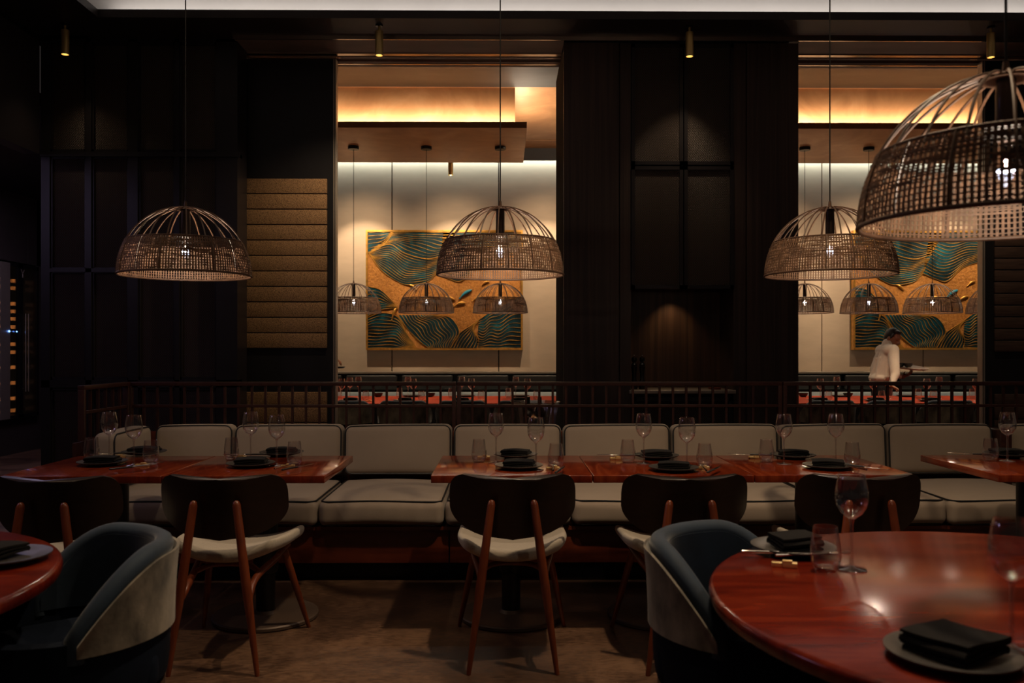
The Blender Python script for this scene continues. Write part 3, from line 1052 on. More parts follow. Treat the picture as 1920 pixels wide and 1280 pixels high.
# the two in front, angled to the camera
cL = (-1.185, 2.325); cR = (.675, 2.35)
place('tub', None, (cL[0], cL[1], 0), math.radians(218 - 90), 'navy and grey velvet tub chair close to the camera by the red table corner', 'tub chairs at the round tables')
place('tub', None, (cR[0], cR[1], 0), math.radians(322 - 90), 'navy and grey velvet tub chair close to the camera at the large round table', 'tub chairs at the round tables')

# ------------------------------------------------------------------ banquette
XB = [-2.47, -1.755, -1.045, -.335, .38, 1.09, 1.795, 2.505, 3.205]
XB2 = [3.29, 4.0, 4.7]
t = thing('banquette', 'long red-brown wooden banquette base running along the railing', 'banquette', (1.0, 5.3, 0))
for i, (a, b) in enumerate(zip([-2.49, -.307, 1.85, 3.25], [-.310, 1.847, 3.247, 4.8])):
    MB().box(a - 1, b - 1 - .004, 4.86 - 5.3, 4.90 - 5.3, .11, .318, .002).build('front_panel', M['base'], t)
MB().box(-3.49, 3.8, 4.95 - 5.3, 5.0 - 5.3, 0, .12).build('toe_kick', M['black_metal'], t, smooth=False)
MB().box(-3.49, 3.8, 4.84 - 5.3, 5.72 - 5.3, .30, .32).build('seat_board', M['base'], t, smooth=False)
MB().box(-3.49, 3.8, 5.71 - 5.3, 5.76 - 5.3, 0, .775).build('back_board', M['base'], t, smooth=False)
MB().box(-3.51, -3.492, 5.0 - 5.3, 5.71 - 5.3, 0, .775).build('side_board', M['rail'], t, smooth=False)
MB().box(2.208, 2.285, 5.50 - 5.3, 5.71 - 5.3, .318, .80, .008).build('divider', M['rail'], t)

def rrect_path(hw, hh, r, n=6, fn=None):
    pts = []
    for cx_, cy_, a0 in ((hw - r, hh - r, 0), (-(hw - r), hh - r, PI / 2), (-(hw - r), -(hh - r), PI), (hw - r, -(hh - r), 3 * PI / 2)):
        for i in range(n + 1):
            a = a0 + PI / 2 * i / n
            pts.append((cx_ + r * math.cos(a), cy_ + r * math.sin(a)))
    # densify the straight runs
    out = []
    for i in range(len(pts)):
        p, q = pts[i], pts[(i + 1) % len(pts)]
        k = max(1, int(math.dist(p, q) / .06))
        for j in range(k):
            out.append((p[0] + (q[0] - p[0]) * j / k, p[1] + (q[1] - p[1]) * j / k))
    return out
def seat_cushion(x0, x1, label, y0=4.79, y1=5.60, seed=0):
    cx = (x0 + x1) / 2; hx = (x1 - x0) / 2 - .004; hy = (y1 - y0) / 2; cy = (y0 + y1) / 2
    rng = random.Random(seed)
    k1, k2 = rng.uniform(.005, .012), rng.uniform(-.004, .004)
    def fn(x, y, z):
        bz = (1 - (x / hx) ** 2) * (1 - (y / hy) ** 2)
        z2 = z + (k1 * 1.6 * bz if z > 0 else 0) + .003 * math.sin(9 * x + seed)
        by = .012 * (1 - (x / hx) ** 2) * (1 - (z / .075) ** 2)
        return (x, y - by if y < 0 else y, z2)
    t = thing('seat_cushion', label, 'cushion', (cx, cy, .326), 0, 'seat cushions on the banquette')
    MB().rbox(0, 0, .075, hx, hy, .075, .045, 8, 4, fn=fn).build('pad', M['cushion'], t)
    for z in (.140, .010):
        ins = .018
        pts = [(x, y, z + .003 * math.sin(9 * x + seed) + .002) for x, y in rrect_path(hx - ins + .006, hy - ins + .006, .05)]
        MB().tube(pts, .0052, 6, closed=True).build('piping', M['piping'], t)
    return t
def back_cushion(x0, x1, label, yf=5.56, seed=0, side=False):
    L = x1 - x0; cx = (x0 + x1) / 2; hx = L / 2 - .006; hy = .07; hz = .164
    rng = random.Random(seed + 40)
    sag = rng.uniform(.0, .010)
    def fn(x, y, z):
        bz = max(0, (1 - (x / hx) ** 2)) * max(0, (1 - (z / hz) ** 2))
        y2 = y - .022 * bz if y < 0 else y
        if z > 0:
            z = z + sag * (x / hx) * .6 - .004 * (x / hx) ** 2
        return (x, y2, z)
    t = thing('back_cushion', label, 'cushion', (cx, yf + hy, .667), 0, 'back cushions on the banquette')
    t.rotation_euler = (math.radians(-4), 0, 0)
    MB().rbox(0, 0, 0, hx, hy, hz, .042, 8, 4, fn=fn).build('pad', M['cushion'], t)
    for y in (-.058, .050):
        pts = [fn(x, y, z) for x, z in rrect_path(hx - .008, hz - .008, .045)]
        MB().tube(pts, .0052, 6, closed=True).build('piping', M['piping'], t)
    return t
where = ['in the railing corner', 'behind the table next to the corner table', 'in the empty gap between the table groups', 'behind the first joined table under the middle lamp',
         'behind the seam of first and middle joined tables', 'behind the middle joined table', 'behind the joined table nearest the round one', 'between the joined tables and the lone end table']
for i in range(8):
    seat_cushion(XB[i], XB[i + 1], 'taupe seat cushion with black piping ' + where[i], seed=i)
    back_cushion(XB[i] + (.20 if i == 0 else 0), XB[i + 1], 'taupe back cushion with black piping ' + where[i], seed=i)
seat_cushion(XB2[0], XB2[1], 'taupe seat cushion with black piping beyond the wooden divider', seed=20)
back_cushion(XB2[0], XB2[1], 'taupe back cushion with black piping beyond the wooden divider', seed=20)
sc_ = back_cushion(-.30, .24, 'taupe side cushion turned against the short return of the railing', seed=31)
sc_.location = (-2.35, 5.31, .667); sc_.rotation_euler = (0, 0, PI / 2)

# ------------------------------------------------------------------ railing behind the banquette
YRL = 5.80
def rail_section(name, label, p0, p1, zsc=1.0):
    p0 = Vector(p0); p1 = Vector(p1); L = (p1 - p0).length
    rz = math.atan2(p1.y - p0.y, p1.x - p0.x)
    t = thing(name, label, 'railing', (p0.x, p0.y, 0), rz)
    zt = 1.102
    MB().box(0, L, -.022, .022, zt - .027, zt, .003).build('top_rail', M['rail'], t)
    MB().box(.02, L - .02, -.012, .012, .928, .948, .002).build('middle_rail', M['rail'], t)
    MB().box(.02, L - .02, -.012, .012, .09, .115, .002).build('bottom_rail', M['rail'], t)
    for a in (0, L - .026):
        MB().box(a, a + .026, -.02, .02, 0, zt - .026, .002).build('post', M['rail'], t)
    n = int(round((L - .05) / .0885))
    for i in range(1, n):
        x = .013 + (L - .026) * i / n
        MB().box(x - .0075, x + .0075, -.008, .008, .115, zt - .027).build('baluster', M['rail'], t, smooth=False)
    return t
xj = [PX(241, YRL), PX(856, YRL), PX(1466, YRL)]
rail_section('railing', 'dark red-brown wooden railing section behind the corner tables', (xj[0], YRL, 0), (xj[1] - .004, YRL, 0))
rail_section('railing', 'dark red-brown wooden railing section in front of the ice bucket and cabinet pillar', (xj[1] + .004, YRL, 0), (xj[2] - .004, YRL, 0))
rail_section('railing', 'dark red-brown wooden railing section in front of the waiter opening', (xj[2] + .004, YRL, 0), (xj[2] + 2.23, YRL, 0))
rail_section('railing', 'short railing return ending the banquette at the mesh screen side', (xj[0], YRL - .02, 0), (xj[0] - .015, 5.18, 0))

# ------------------------------------------------------------------ front tables
YT0, YT1 = 3.87, 4.605
WT = .735
ZT = .75
def sq_table(label):
    t = thing('square_table', label, 'table')
    h = WT / 2 - .002
    tp = MB().box(-h, h, -h, h, ZT - .034, ZT, .003)
    tp.build('tabletop', [M['table']], t)
    MB().lathe([(0, .7155), (.10, .7155), (.10, .70), (.058, .69), (.058, .40), (.060, .37), (.060, .24), (.055, .225), (.046, .22), (.046, .035), (0, .035)], 28).build('column', M['black_metal'], t)
    MB().lathe([(0, 0), (.249, 0), (.255, .006), (.255, .018), (.249, .024), (.06, .026), (.05, .04), (0, .04)], 56).build('base_disc', M['bronze_disc'], t)
    return t
xa1 = PX(609, YT0)
TX = {'A2': xa1 - WT / 2, 'A1': xa1 - WT * 1.5}
xb0 = PX(807, YT0)
TX['B1'] = xb0 + WT * .5; TX['B2'] = xb0 + WT * 1.5; TX['B3'] = xb0 + WT * 2.5
TX['C1'] = PX(1872, YT0) + WT / 2
tname = {'A1': 'corner table', 'A2': 'table beside the corner table', 'B1': 'first joined table', 'B2': 'middle joined table', 'B3': 'third joined table', 'C1': 'lone end table'}
tlab = {'A1': 'square red wood table in the banquette corner under the brown lit lamp', 'A2': 'square red wood table joined to the corner table, beside the empty gap',
        'B1': 'square red wood table under the middle lamp, first of three joined', 'B2': 'square red wood table before the cabinet pillar, middle of three joined',
        'B3': 'square red wood table behind the round table, last of three joined', 'C1': 'square red wood table alone past the three joined tables'}
YTC = (YT0 + YT1) / 2
for k in TX:
    place('sqt', sq_table, (TX[k], YTC, 0), 0, tlab[k], 'square tables along the banquette')

# dining chairs
def dining_chair(label):
    t = thing('dining_chair', label, 'chair')
    # seat : upholstered saddle
    def fn(x, y, z):
        k = (x / .235)
        # rounder plan towards the back
        if y < 0:
            x = x * (1 - .16 * (y / .22) ** 2)
        return (x, y, z + .052 * abs(k) ** 2.4 - .012 * (y / .22))
    MB().rbox(0, .02, .438, .242, .225, .026, .025, 10, 4, fn=fn).build('seat', M['linen'], t)
    # backrest : bent plywood shield
    def bk(u, v):
        s = 2 * u - 1
        tt = 2 * v - 1
        e = 4.6 if tt > 0 else 2.15
        w = .262 * max(0, 1 - abs(tt) ** e) ** (1 / e)
        if tt <= 0:
            w *= 1.0
        x = s * max(w, .001)
        zc_ = .530 + .286 * v
        dip = .026 * (1 - min(1, (x / .22) ** 2)) * max(0, tt) ** 2
        y = -.235 + 1.45 * x * x - .05 * v
        n = Vector((2.9 * x, -1, -.15)).normalized()
        return ((x, y, zc_ - dip), n)
    MB().grid_solid(bk, 28, 24, .017).build('backrest', M['ply'], t, ang=60)
    for s in (-1, 1):
        m = MB().cap_leg((s * .085, -.298, .705), (s * .180, -.325, 0), .0165, .010, 14, .0195)
        m.build('rear_leg', M['walnut'], t)
        MB().cap_leg((s * .165, .14, .415), (s * .250, .285, 0), .0165, .0095, 14, .0155).build('front_leg', M['walnut'], t)
        pts = catmull([(s * .185, .15, .425), (s * .165, .0, .395), (s * .140, -.15, .372), (s * .133, -.235, .345), (s * .139, -.298, .30)], 14)
        MB().tube(pts, [.014, .0145] + [.0155] * 11 + [.014, .012], 12).build('side_brace', M['walnut'], t)
    pts = catmull([(-.14, -.15, .375), (-.07, -.10, .395), (.07, -.10, .395), (.14, -.15, .375)], 12)
    MB().tube(pts, .012, 10).build('cross_brace', M['walnut'], t)
    return t
for X, y, rz, lab in ((-1.855, 3.755, 0, 'wooden chair with dark curved back at the corner table, partly behind the navy tub chair'),
                      (-1.177, 3.795, 0, 'wooden chair with dark curved back, between the corner table chair and the lit floor patch'),
                      (.036, 3.80, 0, 'wooden chair with dark curved back in full view at the first joined table'),
                      (.762, 3.785, 0, 'wooden chair with dark curved back at the middle joined table, before the pillar'),
                      (1.498, 3.785, 0, 'wooden chair with dark curved back behind the wine glass on the round table')):
    place('chair', dining_chair, (X, y, 0), math.radians(rz), lab, 'dining chairs facing the banquette')

# round tables
def round_table(name, label, c, r):
    t = thing(name, label, 'table', (c[0], c[1], 0))
    MB().lathe([(0, .71), (r - .02, .71), (r - .004, .716), (r, .726), (r, .738), (r - .004, .746), (r - .012, .75), (0, .75)], 96).build('tabletop', M['table_x'], t)
    MB().lathe([(0, .71), (.10, .71), (.10, .69), (.065, .68), (.065, .03), (0, .03)], 28).build('column', M['black_metal'], t)
    MB().lathe([(0, 0), (.32, 0), (.326, .008), (.32, .026), (0, .03)], 48).build('base_disc', M['bronze_disc'], t)
    return t
RC = (1.24, 1.93); RR = .756
round_table('round_table', 'large round polished red table in front with two settings and blurred edge', RC, RR)
LC = (-1.86, 2.05)
round_table('round_table', 'round red table of which only a red edge and one plate show', LC, .72)

# ------------------------------------------------------------------ tableware
def wine_glass(label):
    t = thing('wine_glass', label, 'wine glass')
    MB().lathe([(0, .0), (.036, 0), (.0375, .0015), (.036, .003), (.012, .006), (.0055, .011), (0, .012)], 36).build('foot', M['glass_solid'], t)
    MB().lathe([(.0055, .010), (.0042, .03), (.0038, .07), (.0042, .115), (.0065, .128), (.008, .133), (0, .134)], 16).build('stem', M['glass_solid'], t)
    outp = [(.0, .129), (.010, .132), (.026, .145), (.037, .163), (.0415, .182), (.0405, .205), (.036, .230), (.0325, .248)]
    inp = [(r - .0012, z) for r, z in reversed(outp[2:])] + [(.010, .1365), (0, .135)]
    MB().lathe(outp + [(.0319, .2488)] + inp, 40).build('bowl', M['glass'], t)
    return t
def tumbler(label):
    o = MB()
    outp = [(0, 0), (.024, 0), (.028, .004), (.036, .022), (.039, .042), (.0375, .068), (.033, .095), (.0305, .115)]
    inp = [(.0298, .1156)] + [(r - .0014, z) for r, z in reversed(outp[3:])] + [(.024, .0125), (0, .012)]
    o.lathe(outp + inp, 36)
    return tag(o.build('tumbler', M['glass']), label, 'tumbler')
def plate(label):
    o = MB().lathe([(0, .002), (.05, 0), (.058, .0), (.09, .008), (.112, .015), (.1165, .0175), (.1165, .0205), (.111, .0205), (.09, .0155), (.06, .0095), (0, .009)], 56)
    return tag(o.build('plate', M['plate']), label, 'plate')
def napkin_fn(seed, w=.10, d=.135):
    def mk(label):
        rng = random.Random(seed)
        o = MB()
        nz = 3 if seed < 3 else 4
        # concertina fold: one long sheet seen as stacked rounded layers joined at alternate ends
        path = []
        z = .006
        for k in range(nz):
            xs_ = [-d / 2 + d * i / 10 for i in range(11)]
            if k % 2:
                xs_.reverse()
            for x in xs_:
                path.append((x, z + .003 * math.sin(x * 30 + k) + .0015 * k * (x / d)))
            if k < nz - 1:
                xe = xs_[-1]; sgn = 1 if xe > 0 else -1
                for a in (-60, 0, 60):
                    path.append((xe + sgn * .005 * math.cos(math.radians(a)), z + .0045 + .0045 * math.sin(math.radians(a))))
            z += .009
        vs = []; fs = []
        n = len(path); NW = 8
        for side in (-1, 1):
            for i, (x, zz_) in enumerate(path):
                p0 = path[max(0, i - 1)]; p1 = path[min(n - 1, i + 1)]
                tx, tz = p1[0] - p0[0], p1[1] - p0[1]
                L = math.hypot(tx, tz) or 1
                nx, nz_ = -tz / L, tx / L
                for j in range(NW + 1):
                    y = -w / 2 + w * j / NW
                    vs.append((x + side * nx * .0028 + .004 * math.sin(y * 20 + i * .05), y * (1 + .02 * math.sin(i * .3)), max(.0005, zz_ + side * nz_ * .0028 + .002 * math.sin(y * 35 + seed))))
        W = NW + 1; O = n * W
        for i in range(n - 1):
            for j in range(NW):
                a = i * W + j
                fs.append((a, a + 1, a + W + 1, a + W)); fs.append((O + a, O + a + W, O + a + W + 1, O + a + 1))
            a = i * W; fs.append((a, a + W, O + a + W, O + a))
            a = i * W + NW; fs.append((a, O + a, O + a + W, a + W))
        for j in range(NW):
            fs.append((j, O + j, O + j + 1, j + 1)); a = (n - 1) * W + j
            fs.append((a, a + 1, O + a + 1, O + a))
        o.add(vs, fs)
        return tag(o.build('napkin', M['napkin'], ang=50), label, 'napkin')
    return mk
def fork(label):
    t = thing('fork', label, 'fork')
    m = MB()
    m.tube([(0, -.10, .010), (0, -.05, .010), (0, .03, .010), (0, .055, .012)], [.0042, .0034, .0026, .004], 8)
    m.rbox(0, .066, .0125, .0115, .014, .0012, .001, 3, 2)
    m.build('handle', M['steel'], t)
    for k in range(4):
        x = -.0093 + .0062 * k
        MB().tube([(x, .076, .0126), (x, .095, .0115), (x, .112, .0135)], [.0016, .0015, .0009], 6).build('tine', M['steel'], t)
    return t
def knife(label):
    t = thing('knife', label, 'knife')
    MB().rbox(0, -.05, .010, .0062, .055, .0042, .004, 4, 3).build('handle', M['black_handle'], t)
    def bl(x, y, z):
        return (x * (1 - .7 * max(0, (y + .0) / .058) ** 2), y, z)
    MB().rbox(0, .062, .010, .0085, .058, .0011, .001, 6, 2, fn=bl).build('blade', M['steel'], t)
    return t
def rest(label):
    o = MB().box(-.019, .019, -.012, .012, 0, .013, .0015)
    o.box(-.019, .006, -.012, .004, .0125, .019, .001)
    o.box(-.046, -.0195, -.010, .010, 0, .012, .0015)
    return tag(o.build('cutlery_rest', M['gold_rest']), label, 'cutlery rest')

def put(kind, fn, x, y, label, rz=0, z=ZT, group=None):
    p = PT(x, y, z)
    return place(kind, fn, (p[0], p[1], z), rz, label, group)

def setting(px_plate, where_, nap_rot, wine=None, tum=None, rs=None, fk=None, kn=None, nap_seed=1, z=ZT, plate_only=False, nap_dx=0):
    p = PT(px_plate[0], px_plate[1], z)
    place('plate', plate, (p[0], p[1], z), random.uniform(0, 6), 'charcoal plate under a napkin ' + where_, 'charcoal plates')
    place('napkin%d' % nap_seed, napkin_fn(nap_seed), (p[0] + nap_dx, p[1], z + .0135), nap_rot, 'black napkin on the plate ' + where_, 'black napkins')
    if wine:
        put('wine', wine_glass, wine[0], wine[1], 'stemmed wine glass ' + where_, random.uniform(0, 6), z, 'wine glasses')
    if tum:
        put('tumbler', tumbler, tum[0], tum[1], 'stemless water tumbler ' + where_, random.uniform(0, 6), z, 'water tumblers')
    if rs:
        put('rest', rest, rs[0], rs[1], 'pale gold cutlery rest ' + where_, rs[2] if len(rs) > 2 else 0, z, 'gold cutlery rests')
    if fk:
        put('fork', fork, fk[0], fk[1], 'steel fork ' + where_, fk[2], z + .0125, 'forks')
    if kn:
        put('knife', knife, kn[0], kn[1], 'black handled knife ' + where_, kn[2], z + .0145, 'knives')
bs = 'on the banquette side of the '
cs_ = 'on the chair side of the '
N = tname
setting((270, 852), bs + N['A1'], (.05), (205, 863), (172, 862), (228, 858, .2), None, (215, 853, 1.9))
setting((192, 871), cs_ + N['A1'], (.1), (251, 873), (283, 868), (272, 874, 0), (268, 876, -.5), (247, 879, -.7), 2)
setting((528, 853), bs + N['A2'], (.05), (470, 863), (434, 862), (455, 859, 0), None, (462, 855, 1.6), 2)
setting((470, 874), cs_ + N['A2'], .15, (519, 873), (552, 871), (545, 876, 0), (535, 877, -.25), (557, 879, -.45), 1)
setting((967, 857), bs + N['B1'], -.2, (930, 867), (898, 866), (912, 859, 0), None, None, 2)
setting((973, 878), cs_ + N['B1'], -.12, (1005, 881), (1042, 876), (1042, 880, 0), (1037, 880, -.05), (1050, 884, -.25), 1)
setting((1231, 859), bs + N['B2'], .08, (1207, 869), (1177, 867), (1160, 861, 0), None, (1163, 856, 1.5), 1)
setting((1263, 882), cs_ + N['B2'], -.2, (1288, 881), (1321, 876), (1322, 879, 0), (1319, 880, -.1), (1338, 884, -.5), 2)
setting((1487, 858), bs + N['B3'], -.1, (1470, 870), (1437, 866), (1420, 859, 0), None, (1408, 855, 1.35), 2)
setting((1552, 878), cs_ + N['B3'], -.3, (1567, 869), (1598, 873), (1600, 878, 0), (1597, 879, .3), (1620, 879, -2.5), 1)
setting((1888, 856), bs + N['C1'], .05, (1889, 864), (1857, 864), None, None, (1825, 854, 1.2), 1)
# round table in front: scale stays real, the settings are simply nearer
big = 'on the large round table'
p = PT(1487, 1034); place('plate', None, (p[0], p[1], ZT), 0, 'charcoal plate under a stacked napkin at the far side ' + big, 'charcoal plates')
place('napkin3', napkin_fn(3, .115, .10), (p[0] + .004, p[1] - .004, ZT + .0135), PI / 2 + .12, 'thick folded black napkin at the far side ' + big, 'black napkins')
put('wine', None, 1597, 1067, 'stemmed wine glass beside the tumbler ' + big, .4, group='wine glasses')
put('tumbler', None, 1548, 1070, 'stemless water tumbler in front of the far plate ' + big, .4, group='water tumblers')
put('rest', None, 1481, 1063, 'pale gold cutlery rest beside the knife ' + big, -.3, group='gold cutlery rests')
def steel_knife(label):
    t = thing('dinner_knife', label, 'knife')
    MB().rbox(0, -.055, .010, .0065, .052, .0045, .004, 4, 3).build('handle', M['steel'], t)
    MB().rbox(0, .055, .010, .008, .058, .0011, .001, 6, 2, fn=lambda x, y, z: (x * (1 - .7 * max(0, y / .058) ** 2), y, z)).build('blade', M['steel'], t)
    return t
p = PT(1440, 1046); place('steel_knife', steel_knife, (p[0] + .035, p[1], ZT + .006), -PI / 2 - .12, 'steel dinner knife lying left of the gold rest ' + big)
p = PT(1500, 1050); place('fork', None, (p[0] + .03, p[1], ZT + .006), -PI / 2 + .1, 'steel fork lying beyond the gold rest ' + big, 'forks')
put('wine', None, 1897, 1218, 'stemmed wine glass cut by the frame edge, nearest the camera ' + big, 1.4, group='wine glasses')
p = PT(1785, 1238); place('plate', None, (p[0], p[1], ZT), 1, 'charcoal plate with flat napkin nearest the camera ' + big, 'charcoal plates')
place('napkin4', napkin_fn(4, .13, .125), (p[0] + .006, p[1] + .004, ZT + .0135), .5, 'flat folded black napkin nearest the camera ' + big, 'black napkins')
p = PT(8, 1052); place('plate', None, (p[0], p[1], ZT), 2, 'charcoal plate on the cut off round table', 'charcoal plates')
place('napkin2', None, (p[0] - .03, p[1], ZT + .0135), 1.2, 'black napkin on the cut off round table', 'black napkins')

# inner room settings
i1 = ['first', 'second', 'third', 'fourth']
def inner(list_x, kind, fn, y, txt, group):
    for k, x in enumerate(list_x):
        put(kind, fn, x, y, txt % i1[k], random.uniform(0, 6), ZT, group)
wn = 'in the first opening'
wm = 'in the second opening'
inner([641, 775, 884, 989], 'wine', None, 752, 'wine glass on the long table near edge, %s ' + wn, 'inner room wine glasses')
inner([672, 765, 866, 967], 'wine', None, 746, 'wine glass deeper across the long table, %s ' + wn, 'inner room wine glasses')
put('wine', None, 656, 748, 'wine glass crowded between two others on the long table beside the door edge', 0, ZT, 'inner room wine glasses')
inner([686, 790, 902, 1006], 'tumbler', None, 752, 'water tumbler on the long table near edge, %s ' + wn, 'inner room tumblers')
inner([634, 749, 846, 953], 'tumbler', None, 746, 'water tumbler deeper across the long table, %s ' + wn, 'inner room tumblers')
inner([655, 757, 868, 976], 'plate', None, 752.5, 'dark plate on the long table near edge, %s ' + wn, 'inner room plates')
inner([772, 873, 975], 'plate', None, 743.5, 'dark plate on the long table far side, %s ' + wn, 'inner room plates')
for k, x in enumerate((657, 759, 866, 974)):
    p = PT(x, 752.5); place('napkin1', None, (p[0], p[1], ZT + .0135), .1, 'black napkin on the long table near edge, %s ' % i1[k] + wn, 'inner room napkins')
for k, x in enumerate((694, 798, 908, 1012)):
    put('rest', None, x, 753, 'gold cutlery rest on the long table near edge, %s ' % i1[k] + wn, 0, ZT, 'inner room cutlery rests')
inner([1538, 1637, 1738, 1830], 'wine', None, 752, 'wine glass on the long table near edge, %s ' + wm, 'inner room wine glasses')
inner([1569, 1664, 1761], 'wine', None, 746, 'wine glass deeper across the long table, %s ' + wm, 'inner room wine glasses')
inner([1554, 1653, 1750], 'tumbler', None, 752, 'water tumbler on the long table near edge, %s ' + wm, 'inner room tumblers')
inner([1668, 1722, 1823], 'tumbler', None, 747, 'water tumbler deeper across the long table, %s ' + wm, 'inner room tumblers')
inner([1534, 1640, 1742], 'plate', None, 752.5, 'dark plate on the long table near edge, %s ' + wm, 'inner room plates')
inner([1576, 1700], 'plate', None, 743.5, 'dark plate on the long table far side, %s ' + wm, 'inner room plates')
for k, x in enumerate((1536, 1642, 1744)):
    p = PT(x, 752.5); place('napkin1', None, (p[0], p[1], ZT + .0135), .1, 'black napkin on the long table near edge, %s ' % i1[k] + wm, 'inner room napkins')
for k, x in enumerate((1661, 1757)):
    put('rest', None, x, 753, 'gold cutlery rest on the long table near edge, %s ' % i1[k] + wm, 0, ZT, 'inner room cutlery rests')
def bowl(label):
    o = MB().lathe([(0, 0), (.025, 0), (.045, .015), (.056, .04), (.058, .05), (.054, .05), (.042, .02), (0, .008)], 28)
    return tag(o.build('small_bowl', M['bowl']), label, 'bowl')
for x, lab in ((709, 'small black bowl on the long table between the first two tumblers ' + wn), (807, 'small black bowl on the long table behind the railing ' + wn),
               (1590, 'small black bowl on the long table near the pillar ' + wm), (1506, 'small black bowl on the long table at the pillar edge ' + wm)):
    put('bowl', bowl, x, 744, lab, 0, ZT, 'small black bowls')

# ------------------------------------------------------------------ ice bucket on a stand in the passage
yb = 6.35
bx = PX(1004, yb); zt_ = PZ(760, bx, yb) + .03
t = thing('ice_bucket', 'clear crystal ice bucket on a stand behind the banquette, beside the pillar', 'ice bucket', (bx, yb, 0))
k = zt_
outp = [(0, k - .28), (.115, k - .28), (.125, k - .27), (.172, k - .02), (.190, k)]
MB().lathe(outp + [(.184, k), (.160, k - .03), (.112, k - .255), (0, k - .26)], 28).build('bucket', M['crystal'], t, ang=10)
MB().lathe([(0, k - .285), (.13, k - .285), (.13, k - .30), (.02, k - .31), (.02, .03), (.16, .015), (.16, 0), (0, 0)], 28).build('stand', M['black_metal'], t)
def bottle(label):
    t = thing('bottle', label, 'bottle')
    MB().lathe([(0, 0), (.036, 0), (.038, .004), (.038, .17), (.034, .19), (.016, .235), (.014, .29), (0, .292)], 20).build('glass_body', M['bottle'], t)
    MB().lathe([(.0385, .06), (.0388, .062), (.0388, .14), (.0385, .142)], 20).build('label', M['label_blue'], t)
    return t
place('bott', bottle, (bx - .055, yb, k - .255), 0, 'dark bottle inside the crystal ice bucket, nearer the inner lamp side', 'bottles in the ice bucket')
place('bott', bottle, (bx + .03, yb - .02, k - .255), 0, 'dark blue labelled bottle inside the crystal ice bucket, nearer the pillar', 'bottles in the ice bucket')
ic = MB()
rng = random.Random(5)
for _ in range(34):
    a = rng.uniform(0, 2 * PI); r = rng.uniform(.05, .085); z = rng.uniform(k - .24, k - .06)
    s = rng.uniform(.014, .024)
    st_ = len(ic.v)
    ic.box(-s, s, -s, s, -s, s)
    ic.xf(st_, Matrix.Translation((r * math.cos(a), r * math.sin(a), z)) @ Matrix.Rotation(rng.uniform(0, 3), 4, 'X') @ Matrix.Rotation(rng.uniform(0, 3), 4, 'Z'))
o = ic.build('crushed_ice', M['crystal'], None, (bx, yb, 0), smooth=False)
o['kind'] = 'stuff'; tag(o, 'loose ice pieces around the bottles in the bucket', 'ice')

# ------------------------------------------------------------------ wine cooler in the aisle wall
y0, y1 = 8.95, 11.40
z0, z1 = .375, 2.41
t = thing('wine_cooler', 'tall black wine cooler with glass doors and wooden shelf fronts in the aisle wall', 'wine cooler', (XW, (y0 + y1) / 2, 0))
cy = (y0 + y1) / 2; hy = (y1 - y0) / 2
m = MB()
m.box(-.62, -.60, -hy, hy, z0, z1); m.box(-.62, 0, -hy, hy, z0, z0 + .02); m.box(-.62, 0, -hy, hy, z1 - .03, z1)
m.box(-.62, 0, -hy, -hy + .02, z0, z1); m.box(-.62, 0, hy - .02, hy, z0, z1)
m.build('case', M['cooler_black'], t, smooth=False)
MB().box(.0, .02, -hy, hy, z0 - .0, z0 + .075).build('vent_grille', M['black_metal'], t, smooth=False)
ysp = 10.98
for (a, b) in ((y0, ysp - .005), (ysp + .005, y1)):
    a -= cy; b -= cy
    d = MB(); w = .05
    d.box(.0, .035, a, a + w, z0 + .08, z1); d.box(.0, .035, b - w, b, z0 + .08, z1)
    d.box(.0, .035, a, b, z0 + .08, z0 + .12); d.box(.0, .035, a, b, z1 - .05, z1)
    dd = d.build('door', M['cooler_black'], t, smooth=False)
    MB().box(.012, .022, a + w, b - w, z0 + .12, z1 - .05).build('pane', M['glass_dark'], dd, smooth=False)
for s in (11.035, 11.10):
    h = MB().tube([(.065, s - cy, .78), (.065, s - cy, 1.78)], .010, 10)
    h.tube([(.03, s - cy, .82), (.065, s - cy, .82)], .006, 8); h.tube([(.03, s - cy, 1.74), (.065, s - cy, 1.74)], .006, 8)
    h.build('handle', M['steel'], t)
MB().box(.036, .044, 10.53 - cy, 10.73 - cy, z0 + .08, z1 - .01).build('reflection_strip', M['alu'], t, smooth=False)  # pale strip standing in for a reflection in the glass door
for zz_ in (2.21, 2.115, 1.913, 1.815, 1.718, 1.613, 1.39, 1.285, 1.09, .887, .685, .53):
    for (a, b) in ((10.76, 10.92), (11.16, 11.35)):
        MB().box(-.20, -.15, a - cy, b - cy, zz_ - .022, zz_ + .022).build('shelf', M['shelf_wood'], t, smooth=False)
lg = MB()
yv, zv = 11.02, 2.29
for (p, q) in (((-.035, .05), (0, 0)), ((.035, .05), (0, 0)), ((0, 0), (0, -.05))):
    lg.tube([(.037, yv - cy + p[0], zv + p[1]), (.037, yv - cy + q[0], zv + q[1])], .005, 6)
lg.build('maker_mark', M['alu'], t)
MB().sphere((.05, 10.70 - cy, 1.547), .011, 10, 8).build('indicator', M['led_blue'], t)
MB().sphere((.04, 10.88 - cy, 1.547), .008, 10, 8).build('indicator', M['led_blue'], t)

